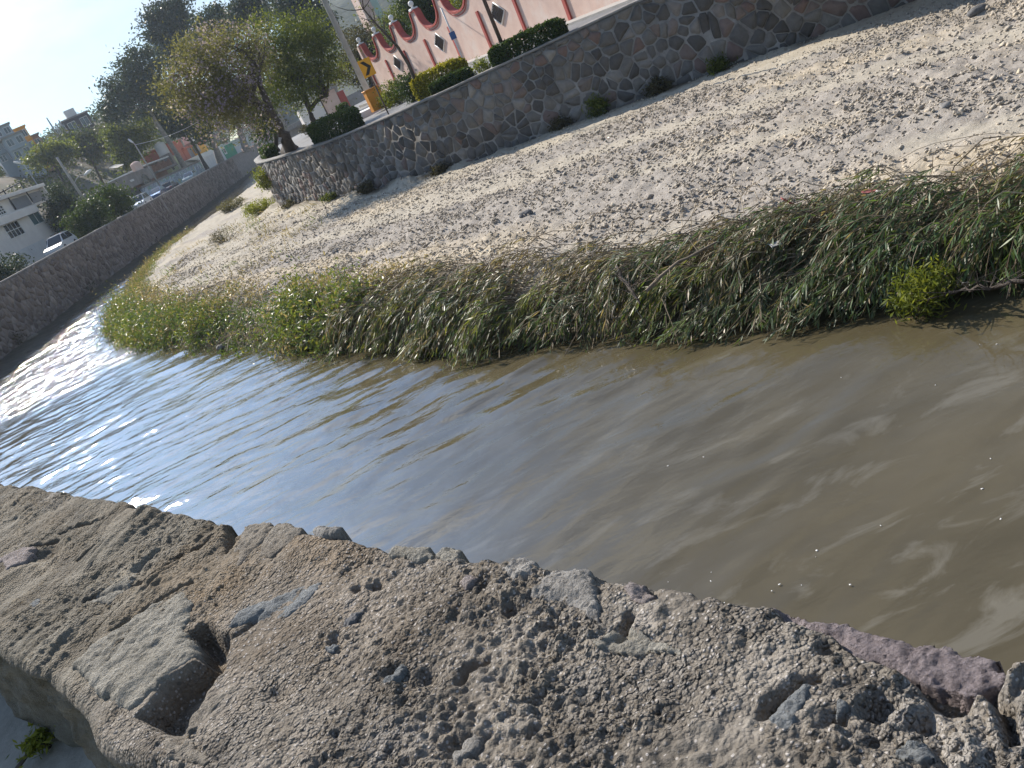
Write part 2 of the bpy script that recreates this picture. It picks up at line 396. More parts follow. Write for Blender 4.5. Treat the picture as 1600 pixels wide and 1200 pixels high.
# ---- water
def water_material():
    m, nt, b = nodes_of('river_water')
    v0 = coord(nt)
    g = nt.nodes.new('ShaderNodeSeparateXYZ'); nt.links.new(v0, g.inputs[0])
    murk = ramp(nt, [(0.3, (0.066, 0.055, 0.031)), (0.7, (0.094, 0.079, 0.047))], noise(nt, 0.35, 4, 0.6, coord(nt, (1, 2.2, 1), (0, 0, R(-20)))))
    scum = ramp(nt, [(0.55, (0, 0, 0)), (0.66, (1, 1, 1))], noise(nt, 0.75, 6, 0.62, coord(nt, (1.0, 2.6, 1), (0, 0, R(-35))), 0.6))
    near = nt.nodes.new('ShaderNodeMapRange'); near.inputs['From Min'].default_value = 14; near.inputs['From Max'].default_value = 5
    nt.links.new(g.outputs['Y'], near.inputs['Value'])
    murk2 = mix(nt, math_(nt, 'MULTIPLY', math_(nt, 'MULTIPLY', scum, near.outputs[0]), 0.75), murk, (0.15, 0.138, 0.108))
    nt.links.new(murk2, b.inputs['Base Color'])
    b.inputs['Roughness'].default_value = 0.035; b.inputs['IOR'].default_value = 1.52; b.inputs['Specular IOR Level'].default_value = 0.5
    w2 = noise(nt, 1.0, 3, 0.5, coord(nt, (2.0, 4.6, 1), (0, 0, R(-4))), 0.8)
    w3 = noise(nt, 10.0, 3, 0.6, coord(nt, (0.6, 1.2, 1)), 0.3)
    lv = nt.nodes.new('ShaderNodeMapRange'); lv.inputs['From Min'].default_value = 6; lv.inputs['From Max'].default_value = 22
    lv.inputs['To Min'].default_value = 0.12; lv.inputs['To Max'].default_value = 1.0; nt.links.new(g.outputs['Y'], lv.inputs['Value'])
    rip = math_(nt, 'ADD', math_(nt, 'MULTIPLY', math_(nt, 'MULTIPLY', w2, lv.outputs[0]), 0.13), math_(nt, 'MULTIPLY', w3, 0.007))
    ch = noise(nt, 5.0, 5, 0.6, coord(nt, (0.7, 1.4, 1)), 0.6)
    rgh = nt.nodes.new('ShaderNodeMapRange'); rgh.inputs['To Min'].default_value = 0.03; rgh.inputs['To Max'].default_value = 0.045
    nt.links.new(attr(nt, 'riffle'), rgh.inputs['Value']); nt.links.new(rgh.outputs[0], b.inputs['Roughness'])
    hgt = mix(nt, attr(nt, 'riffle'), rip, math_(nt, 'MULTIPLY', ch, 0.22))
    bump(nt, b, hgt, 1.0, 0.16)
    return m
MAT['water'] = water_material()
def river():
    gx = np.concatenate([[-29.0, -28.4], np.arange(-28, 9, 0.125), [9.4, 10, 12, 20, 70]])
    gy = np.concatenate([[-40, -20, -5, 0, 1.5], np.arange(2, 26, 0.09), np.arange(26, 60, 0.12), np.arange(60, 110, 0.22), [112, 120, 160, 330]])
    X, Y = np.meshgrid(gx, gy); sdk, _ = BK.dist(X, Y)
    rf = sstep(29, 37, Y + 10 * (fbm(X * .12, Y * .12, 301, 2) - .5)) * sstep(112, 60, Y)
    lv = sstep(4, 20, Y)
    def rot(a, sx, sy): return (X * math.cos(a) + Y * math.sin(a)) * sx, (-X * math.sin(a) + Y * math.cos(a)) * sy
    a1 = fbm(*rot(R(10), .35, 1.2), 311, 3); a2 = fbm(*rot(R(-6), .8, 3.0), 312, 3, .55); a3 = fbm(*rot(R(22), .5, 1.6), 313, 3)
    warp = 1.5 * fbm(X * .3, Y * .3, 314, 2)
    c1 = fbm(X * .9 + warp, Y * 2.0 + warp, 315, 4, .55); c2 = 1 - np.abs(fbm(X * 1.3 - warp, Y * 2.4, 316, 3) - .5) * 4
    calm = (0.060 * (a1 - .5) + 0.050 * (a3 - .5)) * (.85 + .25 * lv) + lv * 0.085 * (a2 - .5)
    chop = 0.175 * (c1 - .5) + 0.034 * np.clip(c2, -.5, 1)
    Z = (calm * (1 - rf) + chop * rf) * sstep(0.3, -0.6, sdk)
    Z[:3] = 0; Z[-4:] = 0; Z[:, -4:] = 0; Z[:, :1] = 0
    keep = sdk < 1.0; q = keep[:-1, :-1] | keep[1:, 1:]
    idx = np.arange(X.size).reshape(X.shape); F = np.stack([idx[:-1, :-1][q], idx[:-1, 1:][q], idx[1:, 1:][q], idx[1:, :-1][q]], -1)
    used = np.zeros(X.size, bool); used[F.ravel()] = True; re_ = np.cumsum(used) - 1
    props(link('river', npmesh('river', np.stack([X.ravel(), Y.ravel(), Z.ravel()], -1)[used], re_[F], MAT['water'], True, attrs={'riffle': rf.ravel()[used]})), kind='structure')
river()

# ---- riverbed margin under the left wall
MAT['mud'] = pmat('wet_mud', (0.10, 0.085, 0.06), (0.05, 0.043, 0.03), 2.0, 0.9, 0.8, 8.0, 0.06)
yy = np.arange(30, 200, 0.4); uu = np.linspace(0, 3.2, 12)
Yg, Ug = np.meshgrid(yy, uu)
wd = 1.0 + 1.6 * fbm(Yg * 0.12, Yg * 0 + 3, 7, 3) + 1.1 * sstep(62, 54, Yg)
Zg = 0.34 * (1 - Ug / wd * 1.0) + 0.22 * (fbm(Ug * 1.1, Yg * 0.8, 13, 3) - 0.5)
V = np.stack([(-28.15 + Ug).ravel(), Yg.ravel(), Zg.ravel()], -1); idx = np.arange(Yg.size).reshape(Yg.shape)
F = np.stack([idx[:-1, :-1], idx[:-1, 1:], idx[1:, 1:], idx[1:, :-1]], -1).reshape(-1, 4)
props(link('river_margin', npmesh('river_margin', V, F, MAT['mud'], True)), kind='structure')

# ---- stone walls
def stone_material(name, stops, bs=9.0):
    m, nt, b = nodes_of(name); v = coord(nt)
    c = ramp(nt, stops, attr(nt, 'tint'))
    c = mix(nt, 0.55, c, ramp(nt, [(0.25, (0.5, 0.5, 0.5)), (0.75, (1.25, 1.22, 1.18))], noise(nt, 5.0, 6, 0.65, v)), 'MULTIPLY')
    c = mix(nt, ramp(nt, [(0.62, (0, 0, 0)), (0.74, (1, 1, 1))], noise(nt, 0.55, 6, 0.65, v)), c, (0.34, 0.33, 0.315))
    nt.links.new(c, b.inputs['Base Color']); b.inputs['Roughness'].default_value = 0.9; b.inputs['Specular IOR Level'].default_value = 0.2
    bump(nt, b, noise(nt, bs, 6, 0.7, v), 0.7, 0.03); return m
MAT['stone'] = stone_material('wall_stone', [(0.0, (0.085, 0.082, 0.08)), (0.3, (0.145, 0.142, 0.138)), (0.55, (0.20, 0.192, 0.178)), (0.72, (0.185, 0.135, 0.122)), (0.85, (0.23, 0.225, 0.215)), (1.0, (0.31, 0.30, 0.285))])
MAT['stone_brown'] = stone_material('wall_stone_brown', [(0.0, (0.16, 0.13, 0.12)), (0.4, (0.25, 0.21, 0.19)), (0.75, (0.31, 0.265, 0.24)), (1.0, (0.38, 0.33, 0.30))])
MAT['mortar'] = pmat('wall_mortar', (0.34, 0.325, 0.30), (0.20, 0.19, 0.175), 2.5, 0.95, 0.6, 18, 0.02, dirt=(0.15, 0.135, 0.12))
MAT['mortar_dark'] = pmat('wall_mortar_brown', (0.31, 0.27, 0.24), (0.20, 0.172, 0.155), 1.5, 0.95, 0.6, 8, 0.03)
MAT['coping'] = pmat('wall_coping', (0.28, 0.265, 0.245), (0.17, 0.165, 0.155), 2.0, 0.9, 0.4, 12, 0.02)
def clip_half(poly, nx, ny, d):
    outp = []; n = len(poly)
    for i in range(n):
        a = poly[i]; b = poly[(i + 1) % n]; da = a[0] * nx + a[1] * ny - d; db = b[0] * nx + b[1] * ny - d
        if da <= 0: outp.append(a)
        if (da < 0 < db) or (db < 0 < da):
            t = da / (da - db); outp.append((a[0] + (b[0] - a[0]) * t, a[1] + (b[1] - a[1]) * t))
    return outp
def voronoi_cells(s0, s1, z0, z1, sp, rng, aspect=1.15):
    nx = int((s1 - s0) / (sp * aspect)) + 1; nz = max(2, int(round((z1 - z0) / sp)))
    dx = (s1 - s0) / nx; dz = (z1 - z0) / nz
    P = {}
    for i in range(-1, nx + 1):
        for k in range(-1, nz + 1):
            P[i, k] = (s0 + (i + 0.5 + (0.5 if k % 2 else 0) + rng.uniform(-.46, .46)) * dx, z0 + (k + 0.5 + rng.uniform(-.46, .46)) * dz)
    gone = set(kk for kk in P if rng.random() < 0.17)
    cells = []
    for i in range(nx):
        for k in range(nz):
            if (i, k) in gone: continue
            p = P[i, k]; poly = [(p[0] - 2 * sp, z0), (p[0] + 2 * sp, z0), (p[0] + 2 * sp, z1), (p[0] - 2 * sp, z1)]
            for di in (-2, -1, 0, 1, 2):
                for dk in (-2, -1, 0, 1, 2):
                    q = P.get((i + di, k + dk))
                    if q is None or (di == 0 and dk == 0) or (i + di, k + dk) in gone: continue
                    vx = q[0] - p[0]; vz = q[1] - p[1]; l = math.hypot(vx, vz); vx /= l; vz /= l
                    poly = clip_half(poly, vx, vz, (p[0] + q[0]) / 2 * vx + (p[1] + q[1]) / 2 * vz)
                    if len(poly) < 3: break
                if len(poly) < 3: break
            if len(poly) >= 3: cells.append(poly)
    return cells
def stone_ring(poly, rng, mortar, chaikin=True):
    c = np.mean(poly, 0); P = np.array(poly)
    d = np.hypot(*(P - c).T)[:, None]; P = c + (P - c) * np.clip(1 - mortar * rng.uniform(0.8, 1.8) / np.maximum(d, 1e-6), 0.3, 1)
    if chaikin:
        Q = []
        for i in range(len(P)):
            a = P[i]; b = P[(i + 1) % len(P)]
            if np.hypot(*(b - a)) < 0.04: Q.append((a + b) / 2); continue
            Q += [a * .88 + b * .12, a * .13 + b * .87]
        P = np.array(Q)
    return P, c
def stone_geo(path, P, c, rng, ztop, base_off, proud):
    """stone from outline in (s,z): a back ring in the mortar, a front ring proud of it, a cap"""
    n = len(P); Q = c + (P - c) * rng.uniform(0.82, 0.93) + rng.normal(0, 0.012, (n, 2))
    tilt = rng.normal(0, 0.06, 2); pr = proud * rng.uniform(0.4, 1.3)
    def put(A, o):
        xy = path.pos(A[:, 0]); nn = path.nrm(A[:, 0]); o = np.broadcast_to(o, (len(A),))
        return np.column_stack([xy + nn * o[:, None], A[:, 1]])
    V = np.vstack([put(P, base_off - 0.03), put(Q, base_off + pr + (Q - c) @ tilt + rng.normal(0, 0.006, n)), put(c[None], base_off + pr * 1.15)])
    F4 = np.array([(i, (i + 1) % n, n + (i + 1) % n, n + i) for i in range(n)])
    F3 = np.array([(n + i, n + (i + 1) % n, 2 * n) for i in range(n)])
    return V, F4, F3
def wall_face(path, s_arr, ztop_f, zbot, off, thick):
    """mortar core: front face, top, back"""
    xy = path.pos(s_arr); nn = path.nrm(s_arr); zt = np.array([ztop_f(*p) for p in xy])
    f = xy + nn * off; bk = xy - nn * thick
    rows = [np.column_stack([f, np.full(len(f), zbot)]), np.column_stack([f, zt]), np.column_stack([bk, zt]), np.column_stack([bk, np.full(len(f), zbot)])]
    V = np.vstack(rows); n = len(s_arr)
    F = np.vstack([np.column_stack([np.arange(n - 1) + r * n, np.arange(1, n) + r * n, np.arange(1, n) + (r + 1) * n, np.arange(n - 1) + (r + 1) * n]) for r in range(3)])
    return V, F
def ztop_r(x, y):
    base = 3.93 + 0.024 * min(x, 40) + (0.062 * (-3.5 - x) if x < -3.5 else 0)
    return base if y < 60 else max(4.0, base)
rngw = np.random.default_rng(5)
rw = thing('retaining_wall', 'long curved rubble stone retaining wall holding up the road beside the gravel bank', 'stone wall', (0, 0, 0))
s_arr = np.linspace(0, WP.len, 260)
V, F = wall_face(WP, s_arr, ztop_r, -0.6, 0.0, 0.45)
link('mortar_core', npmesh('mortar_core', V, F, MAT['mortar'], False), rw)
xy = WP.pos(s_arr); nn = WP.nrm(s_arr); zt = np.array([ztop_r(*p) for p in xy])
jag = 0.012 * (RNG.random(len(s_arr)) - 0.5)
rows = [np.column_stack([xy + nn * o, zt + dz + jag]) for o, dz in ((0.07, -0.012), (0.075, 0.055), (-0.46, 0.07), (-0.47, -0.03))]
V = np.vstack(rows); n = len(s_arr)
F = np.vstack([np.column_stack([np.arange(n - 1) + r * n, np.arange(1, n) + r * n, np.arange(1, n) + (r + 1) * n, np.arange(n - 1) + (r + 1) * n]) for r in range(3)])
link('coping', npmesh('coping', V, F, MAT['coping'], False), rw)
cells = voronoi_cells(14.0, WP.len * 0.80, 0.2, 5.2, 0.40, rngw, 1.1)
st = []
for poly in cells:
    c = np.mean(poly, 0); p = WP.pos(c[0]); zt_ = ztop_r(*p) - 0.03
    if c[1] > zt_ + 0.25: continue
    poly = clip_half([tuple(a) for a in poly], 0, 1, zt_)
    if len(poly) < 3: continue
    A = 0.5 * abs(sum(poly[i][0] * poly[(i + 1) % len(poly)][1] - poly[(i + 1) % len(poly)][0] * poly[i][1] for i in range(len(poly))))
    if A < 0.02: continue
    P, c = stone_ring(poly, rngw, 0.015)
    nv = WP.nrm(c[0]); to = -p; D = math.hypot(*p); facing = (nv @ to) / D
    x, y = px_of((p[0], p[1], c[1])); vis = -20 < x < 1620 and -20 < y < 1220 and facing > 0.05 and p[1] > 5 and c[1] > 0.75
    st.append((A * max(facing, 0.02) / D ** 2 if vis else 0, P, c))
st.sort(key=lambda t: -t[0])
accV, acc4, acc3, accT, nb = [], [], [], [], 0
for i, (w, P, c) in enumerate(st):
    V, F4, F3 = stone_geo(WP, P, c, rngw, None, 0.0, 0.042)
    tint = float(np.clip(rngw.beta(1.0, 1.3) + 0.10 * (vnoise(c[0] * .35, c[1] * .35, 4) - .5), 0, 1))
    if i < 300 and w > 0:
        link('stone', npmesh('stone', V, [F4, F3], MAT['stone'], False, np.full(len(V), tint)), rw)
    else:
        accV.append(V); acc4.append(F4 + nb); acc3.append(F3 + nb); accT.append(np.full(len(V), tint)); nb += len(V)
o = link('stone_infill', npmesh('stone_infill', np.vstack(accV), [np.vstack(acc4), np.vstack(acc3)], MAT['stone'], False, np.concatenate(accT)), rw); o['kind'] = 'stuff'

# left wall: straight up the far channel, then bending right behind the trees
LW = Path(smooth_path(np.array([(-27.9, 31.5), (-28, 60), (-28, 110), (-28, 160), (-27.5, 185), (-22, 215), (-6, 245), (25, 275), (80, 300)], float), 6))
LWr = Path(LW.P[::-1] * 1.0)     # travel reversed so that 'left of travel' is the river side
def ztop_l(x, y): return 4.2 if y < 190 else 4.2 + (y - 190) * 0.012
lw = thing('channel_wall', 'brown rubble stone wall along the far side of the channel, below the houses', 'stone wall', (0, 0, 0))
s_arr = np.linspace(0, LWr.len, 160)
V, F = wall_face(LWr, s_arr, ztop_l, -0.6, 0.0, 0.4)
link('mortar_core', npmesh('mortar_core', V, F, MAT['mortar_dark'], False), lw)
xy = LWr.pos(s_arr); nn = LWr.nrm(s_arr); zt = np.array([ztop_l(*p) for p in xy])
rows = [np.column_stack([xy + nn * o, zt + dz]) for o, dz in ((0.05, -0.06), (0.05, 0.05), (-0.43, 0.05), (-0.43, -0.06))]
V = np.vstack(rows); n = len(s_arr)
F = np.vstack([np.column_stack([np.arange(n - 1) + r * n, np.arange(1, n) + r * n, np.arange(1, n) + (r + 1) * n, np.arange(n - 1) + (r + 1) * n]) for r in range(3)])
MAT['coping_dark'] = pmat('channel_wall_coping', (0.30, 0.28, 0.26), (0.20, 0.185, 0.17), 1.0, 0.9, 0.4, 6, 0.03)
link('coping', npmesh('coping', V, F, MAT['coping_dark'], False), lw)
accV, acc4, acc3, accT, nb = [], [], [], [], 0
for poly in voronoi_cells(LWr.len - 128, LWr.len - 12, 0.0, 4.17, 0.42, rngw, 1.2):
    P, c = stone_ring(poly, rngw, 0.02, False)
    V, F4, F3 = stone_geo(LWr, P, c, rngw, None, 0.0, 0.045)
    accV.append(V); acc4.append(F4 + nb); acc3.append(F3 + nb); nb += len(V)
    accT.append(np.full(len(V), np.clip(rngw.beta(1.6, 2.0), 0, 1)))
o = link('stones', npmesh('stones', np.vstack(accV), [np.vstack(acc4), np.vstack(acc3)], MAT['stone_brown'], False, np.concatenate(accT)), lw); o['kind'] = 'stuff'

# ---- parapet in the foreground
PA = np.array([-0.777, 1.897]); PD = np.array([-0.669, 0.743]); PN = np.array([-0.743, -0.669]); PZ = 4.8
def uv_px(px, py, z=PZ):
    q = at(px, py, z)[:2] - PA; return float(q @ PD), float(q @ PN)
def poly_sd(u, v, poly):
    """signed distance to polygon, positive inside"""
    poly = np.asarray(poly, float); n = len(poly); best = np.full(u.shape, 1e9); ins = np.zeros(u.shape, bool)
    for i in range(n):
        a = poly[i]; b = poly[(i + 1) % n]; d = b - a
        t = np.clip(((u - a[0]) * d[0] + (v - a[1]) * d[1]) / (d @ d + 1e-12), 0, 1)
        best = np.minimum(best, np.hypot(u - a[0] - t * d[0], v - a[1] - t * d[1]))
        cond = ((a[1] > v) != (b[1] > v)) & (u < (b[0] - a[0]) * (v - a[1]) / (b[1] - a[1] + 1e-15) + a[0])
        ins ^= cond
    return np.where(ins, best, -best)
def PX(*pts): return [uv_px(*p) for p in pts]
HOLLOW = PX((292, 985), (318, 972), (352, 990), (358, 1012), (348, 1050), (318, 1085), (296, 1130), (285, 1165), (215, 1115), (262, 1060), (312, 1030))
NOTCH = PX((352, 815), (372, 812), (380, 826), (364, 838), (356, 860), (350, 838))
PURPLE = PX((1192, 925), (1330, 930), (1500, 990), (1590, 1000), (1570, 1060), (1480, 1085), (1400, 1045), (1340, 1020), (1300, 985), (1230, 965))
CRACKS = [PX((1195, 1125), (1222, 1090), (1250, 1068), (1278, 1064)), PX((1540, 1065), (1570, 1090), (1580, 1145)), PX((985, 965), (970, 1000)), PX((720, 1065), (735, 1042), (758, 1036)),
          PX((345, 1000), (385, 985), (410, 960)), PX((120, 870), (150, 845)), PX((50, 855), (85, 842)), PX((265, 870), (300, 855), (330, 828)), PX((95, 830), (160, 812)), PX((130, 935), (190, 915), (240, 905)), PX((180, 985), (250, 940), (300, 915)), PX((205, 910), (280, 870))]
PITS = [(uv_px(x, y), r, dp) for x, y, r, dp in ((612, 1055, .016, .02), (858, 982, .014, .03), (985, 996, .010, .02), (1440, 1125, .02, .03), (1385, 1092, .016, .025), (790, 1062, .016, .014), (520, 1000, .016, .018),
        (585, 912, .018, .02), (555, 918, .014, .02), (670, 1060, .03, .025), (800, 955, .02, .02), (1365, 1110, .016, .022), (1480, 1090, .03, .03), (140, 885, .03, .02), (70, 860, .06, .03), (255, 840, .03, .02), (160, 940, .04, .02), (720, 1165, .03, .03), (430, 1085, .03, .02), (1010, 930, .02, .03), (1240, 960, .02, .02), (1295, 1010, .015, .02), (1310, 1125, .015, .02))]
def seg_d(u, v, pts):
    best = np.full(u.shape, 1e9)
    for a, b in zip(pts[:-1], pts[1:]):
        a = np.array(a); d = np.array(b) - a
        t = np.clip(((u - a[0]) * d[0] + (v - a[1]) * d[1]) / (d @ d + 1e-12), 0, 1)
        best = np.minimum(best, np.hypot(u - a[0] - t * d[0], v - a[1] - t * d[1]))
    return best
def edges_uv(u):
    vo = -0.03 + 0.035 * (fbm(u * 5, u * 0 + 1, 71, 4) - 0.5) + 0.025 * (fbm(u * 22, u * 0 + 5, 73, 3) - 0.5)
    vi = 0.505 + 0.06 * (fbm(u * 3.5, u * 0 + 2, 75, 4) - 0.5) + 0.04 * sstep(0.0, -0.45, u)
    return vo, vi
def par_h(u, v, detail=True):
    """height of the weathered top above PZ"""
    left = sstep(-0.55, 0.05, u + 0.25 * (fbm(u * 3, v * 3, 81, 2) - 0.5))      # slabby slate end
    rgt = sstep(-0.75, -1.25, u + 0.3 * (fbm(u * 4, v * 4, 82, 2) - 0.5) - 0.8 * np.clip(0.12 - v, 0, 1))   # knobbly concrete end
    h = 0.034 * (fbm(u * 3.2, v * 3.6, 83, 4) - 0.5)
    msk = 0.35 + 1.1 * sstep(0.3, 0.7, fbm(u * 5.5, v * 5.5, 96, 3))
    # ridges running across the wall at the slabby end
    rr = fbm(u * 9 + v * 2.2 + 0.6 * fbm(u * 6, v * 5, 88, 3), v * 2.4 - u * 1.2, 84, 4)
    h = h + left * (0.036 * (rr - 0.5) + 0.013 * (np.abs(fbm(u * 24 + v * 5, v * 5, 85, 3) - 0.5) * 2 - 0.3))
    f1, f2, _ = worley(u * 26 + 1.2 * fbm(u * 30, v * 30, 89, 2), v * 26, 86)
    k1 = (1 - np.clip(f1, 0, 1)) ** 1.4
    g1, g2, gid = worley(u * 62, v * 62, 87)
    k2 = (1 - np.clip(g1, 0, 1)) ** 1.2
    h = h + rgt * 0.009 * (k1 - 0.3) * sstep(0.35, 0.6, fbm(u * 7, v * 7, 91, 3) + 0.08)
    h = h + (1 - 0.75 * left) * (0.003 + 0.002 * rgt) * k2 + msk * (0.012 + 0.008 * rgt) * (fbm(u * 22, v * 22, 92, 5, 0.62) - 0.5)
    h = h + msk * (0.009 + 0.006 * rgt) * (fbm(u * 80, v * 80, 93, 3, 0.7) - 0.5)
    for p, r, dp in PITS:
        h = h - dp * np.exp(-(np.hypot(u - p[0], (v - p[1]) * 1.4) / r) ** 2 * 1.2)
    for c in CRACKS:
        h = h - 0.030 * np.exp(-(seg_d(u, v, c) / 0.007) ** 2)
    wob = 0.012 * (fbm(u * 20, v * 20, 95, 3) - 0.5)
    h = h - 0.060 * sstep(-0.010, 0.022, poly_sd(u, v, HOLLOW) + wob) * (0.8 + 0.5 * fbm(u * 15, v * 15, 94, 3))
    h = h - 0.05 * sstep(-0.01, 0.01, poly_sd(u, v, NOTCH) + wob)
    h = h - 0.036 * sstep(-0.006, 0.01, poly_sd(u, v, PURPLE) + wob)
    return h
def make_parapet():
    u = [-1.78]
    while u[-1] < 2.3: u.append(u[-1] + (0.0033 if u[-1] < -0.3 else 0.0045 if u[-1] < 0.6 else 0.007))
    while u[-1] < 40.6: u.append(u[-1] + min(0.009 + (u[-1] - 2.3) * 0.09, 1.5))
    lo = [-1.78]
    while lo[-1] > -9: lo.append(lo[-1] - min(0.006 + (-1.78 - lo[-1]) * 0.09, 1.0))
    u = np.array(lo[:0:-1] + u)
    so = np.concatenate([-np.array([5.2, 3.5, 2.0, 1.0, .5, .3, .2]), np.arange(-0.14, 0, 0.008)])     # outer face, below the rim
    stp = np.linspace(0, 1, 158)
    si = np.concatenate([np.arange(0.008, 0.5, 0.009), np.arange(0.5, 0.92, 0.02)])
    U = u[:, None]; vo, vi = edges_uv(U)
    rnd = 0.022
    # outer face
    Vo = np.broadcast_to(vo, (len(u), len(so))) ; Zo = np.broadcast_to(so[None, :], Vo.shape)
    vt = vo + (vi - vo) * stp[None, :]
    ht = par_h(np.broadcast_to(U, vt.shape), vt)
    de = np.minimum(vt - vo, vi - vt); rr = np.clip(1 - de / rnd, 0, 1)
    lip = 0.5 + fbm(np.broadcast_to(U * 6, vt.shape), vt * 3, 99, 3)
    Zt = ht - 0.020 * rr ** 2 * lip
    Vi = np.broadcast_to(vi, (len(u), len(si))); Zi = np.broadcast_to(-si[None, :], Vi.shape)
    Uo = np.broadcast_to(U, Vo.shape); Ui = np.broadcast_to(U, Vi.shape)
    Vo = Vo + 0.03 * (fbm(Uo * 9, Zo * 9, 61, 4) - 0.5) * sstep(0, -0.03, Zo) + 0 * Uo
    inner_rel = 0.10 * (fbm(Ui * 2.2 + Zi * 0.7, Zi * 5, 62, 4) - 0.5) + 0.035 * (fbm(Ui * 12 + 2 * Zi, Zi * 22, 63, 4) - 0.5)
    Vi = Vi - 0.055 * sstep(0, -0.10, Zi) + inner_rel * sstep(0, -0.05, Zi)
    Zo = Zo + Zt[:, :1]; Zi = Zi + Zt[:, -1:]
    # let the hollow run out through the inner face
    hl = sstep(0.0, 0.03, poly_sd(Ui, np.minimum(Vi, 0.50), HOLLOW) + 0.03)
    VV = np.concatenate([Vo, vt, Vi], 1); ZZ = np.concatenate([Zo, Zt, Zi], 1); UU = np.broadcast_to(U, VV.shape)
    X = PA[0] + UU * PD[0] + VV * PN[0]; Y = PA[1] + UU * PD[1] + VV * PN[1]
    idx = np.arange(VV.size).reshape(VV.shape)
    F = np.stack([idx[:-1, :-1], idx[1:, :-1], idx[1:, 1:], idx[:-1, 1:]], -1).reshape(-1, 4)
    left = sstep(-0.5, 0.1, UU); face = np.zeros(VV.shape); face[:, len(so) + len(stp):] = 1.0
    brown = np.exp(-((UU + 0.25) / 0.45) ** 2) * sstep(0.55, 0.0, VV - 0.1) + 0.35 * sstep(0.3, 0.6, UU)
    me = npmesh('parapet_wall', np.stack([X.ravel(), Y.ravel(), PZ + ZZ.ravel()], -1), F, MAT['parapet'], True,
                attrs={'left': left.ravel(), 'face': face.ravel(), 'brown': brown.ravel()})
    o = link('parapet_wall', me)
    return props(o, 'broad rough stone and concrete parapet crossing the foreground above the river', 'parapet')
def parapet_material():
    m, nt, b = nodes_of('parapet_concrete'); v = coord(nt)
    base = ramp(nt, [(0.28, (0.085, 0.074, 0.061)), (0.5, (0.175, 0.155, 0.129)), (0.75, (0.315, 0.285, 0.245))], noise(nt, 7.0, 8, 0.65, v))
    slate = ramp(nt, [(0.28, (0.085, 0.077, 0.06)), (0.5, (0.16, 0.146, 0.117)), (0.78, (0.305, 0.284, 0.235))], noise(nt, 6.0, 9, 0.68, v, 0.4))
    c = mix(nt, attr(nt, 'left'), base, slate)
    br = ramp(nt, [(0.42, (0, 0, 0)), (0.68, (1, 1, 1))], noise(nt, 4.5, 6, 0.65, v))
    c = mix(nt, math_(nt, 'MULTIPLY', math_(nt, 'ADD', math_(nt, 'MULTIPLY', br, 0.55), 0.22), attr(nt, 'brown')), c, (0.20, 0.138, 0.077))
    # pale and dark aggregate grains
    vn = voro(nt, 170.0, v); gr = ramp(nt, [(0.68, (0, 0, 0)), (0.76, (1, 1, 1))], vn.outputs['Color'])
    inv = math_(nt, 'SUBTRACT', 1.0, math_(nt, 'MULTIPLY', attr(nt, 'left'), 0.85))
    dot = ramp(nt, [(0.30, (1, 1, 1)), (0.48, (0, 0, 0))], vn.outputs['Distance'])
    gf = math_(nt, 'MULTIPLY', math_(nt, 'MULTIPLY', gr, inv), dot)
    c = mix(nt, math_(nt, 'MULTIPLY', gf, 0.75), c, (0.47, 0.44, 0.41))
    gd = ramp(nt, [(0.10, (1, 1, 1)), (0.16, (0, 0, 0))], vn.outputs['Color'])
    c = mix(nt, math_(nt, 'MULTIPLY', math_(nt, 'MULTIPLY', gd, inv), 0.5), c, (0.075, 0.07, 0.066))
    # lichen and lime stains
    st = ramp(nt, [(0.58, (0, 0, 0)), (0.70, (1, 1, 1))], noise(nt, 3.2, 7, 0.66, v))
    c = mix(nt, math_(nt, 'MULTIPLY', st, 0.42), c, (0.36, 0.345, 0.325))
    dk = ramp(nt, [(0.56, (0, 0, 0)), (0.68, (1, 1, 1))], noise(nt, 5.1, 7, 0.7, coord(nt, (1, 1, 1), (0.4, 0.2, 0))))
    c = mix(nt, math_(nt, 'MULTIPLY', dk, 0.55), c, (0.085, 0.08, 0.072))
    c = mix(nt, 0.5, c, ramp(nt, [(0.25, (0.55, 0.55, 0.55)), (0.7, (1.22, 1.22, 1.22))], noise(nt, 95.0, 4, 0.75, v)), 'MULTIPLY')
    fc = ramp(nt, [(0.3, (0.085, 0.078, 0.058)), (0.55, (0.16, 0.15, 0.12)), (0.8, (0.28, 0.265, 0.225))], noise(nt, 5.0, 8, 0.65, coord(nt, (1, 1, 2.2))))
    c = mix(nt, attr(nt, 'face'), c, fc)
    nt.links.new(c, b.inputs['Base Color']); b.inputs['Roughness'].default_value = 0.92; b.inputs['Specular IOR Level'].default_value = 0.2
    v2 = voro(nt, 170.0, v); v3 = voro(nt, 75.0, v)
    mk = ramp(nt, [(0.35, (0.25, 0.25, 0.25)), (0.65, (1.3, 1.3, 1.3))], noise(nt, 6.5, 4, 0.6, v))
    n1 = bump(nt, b, noise(nt, 38.0, 6, 0.7, v), 0.7, 0.012)
    dm = math_(nt, 'SUBTRACT', 1.0, v3.outputs['Distance']); n2 = bump(nt, b, math_(nt, 'MULTIPLY', math_(nt, 'MULTIPLY', dm, inv), mk), 0.7, 0.012, n1)
    dm2 = math_(nt, 'SUBTRACT', 1.0, v2.outputs['Distance']); bump(nt, b, math_(nt, 'MULTIPLY', dm2, mk), 0.9, 0.0065, n2)
    return m
MAT['parapet'] = parapet_material()
parapet = make_parapet()
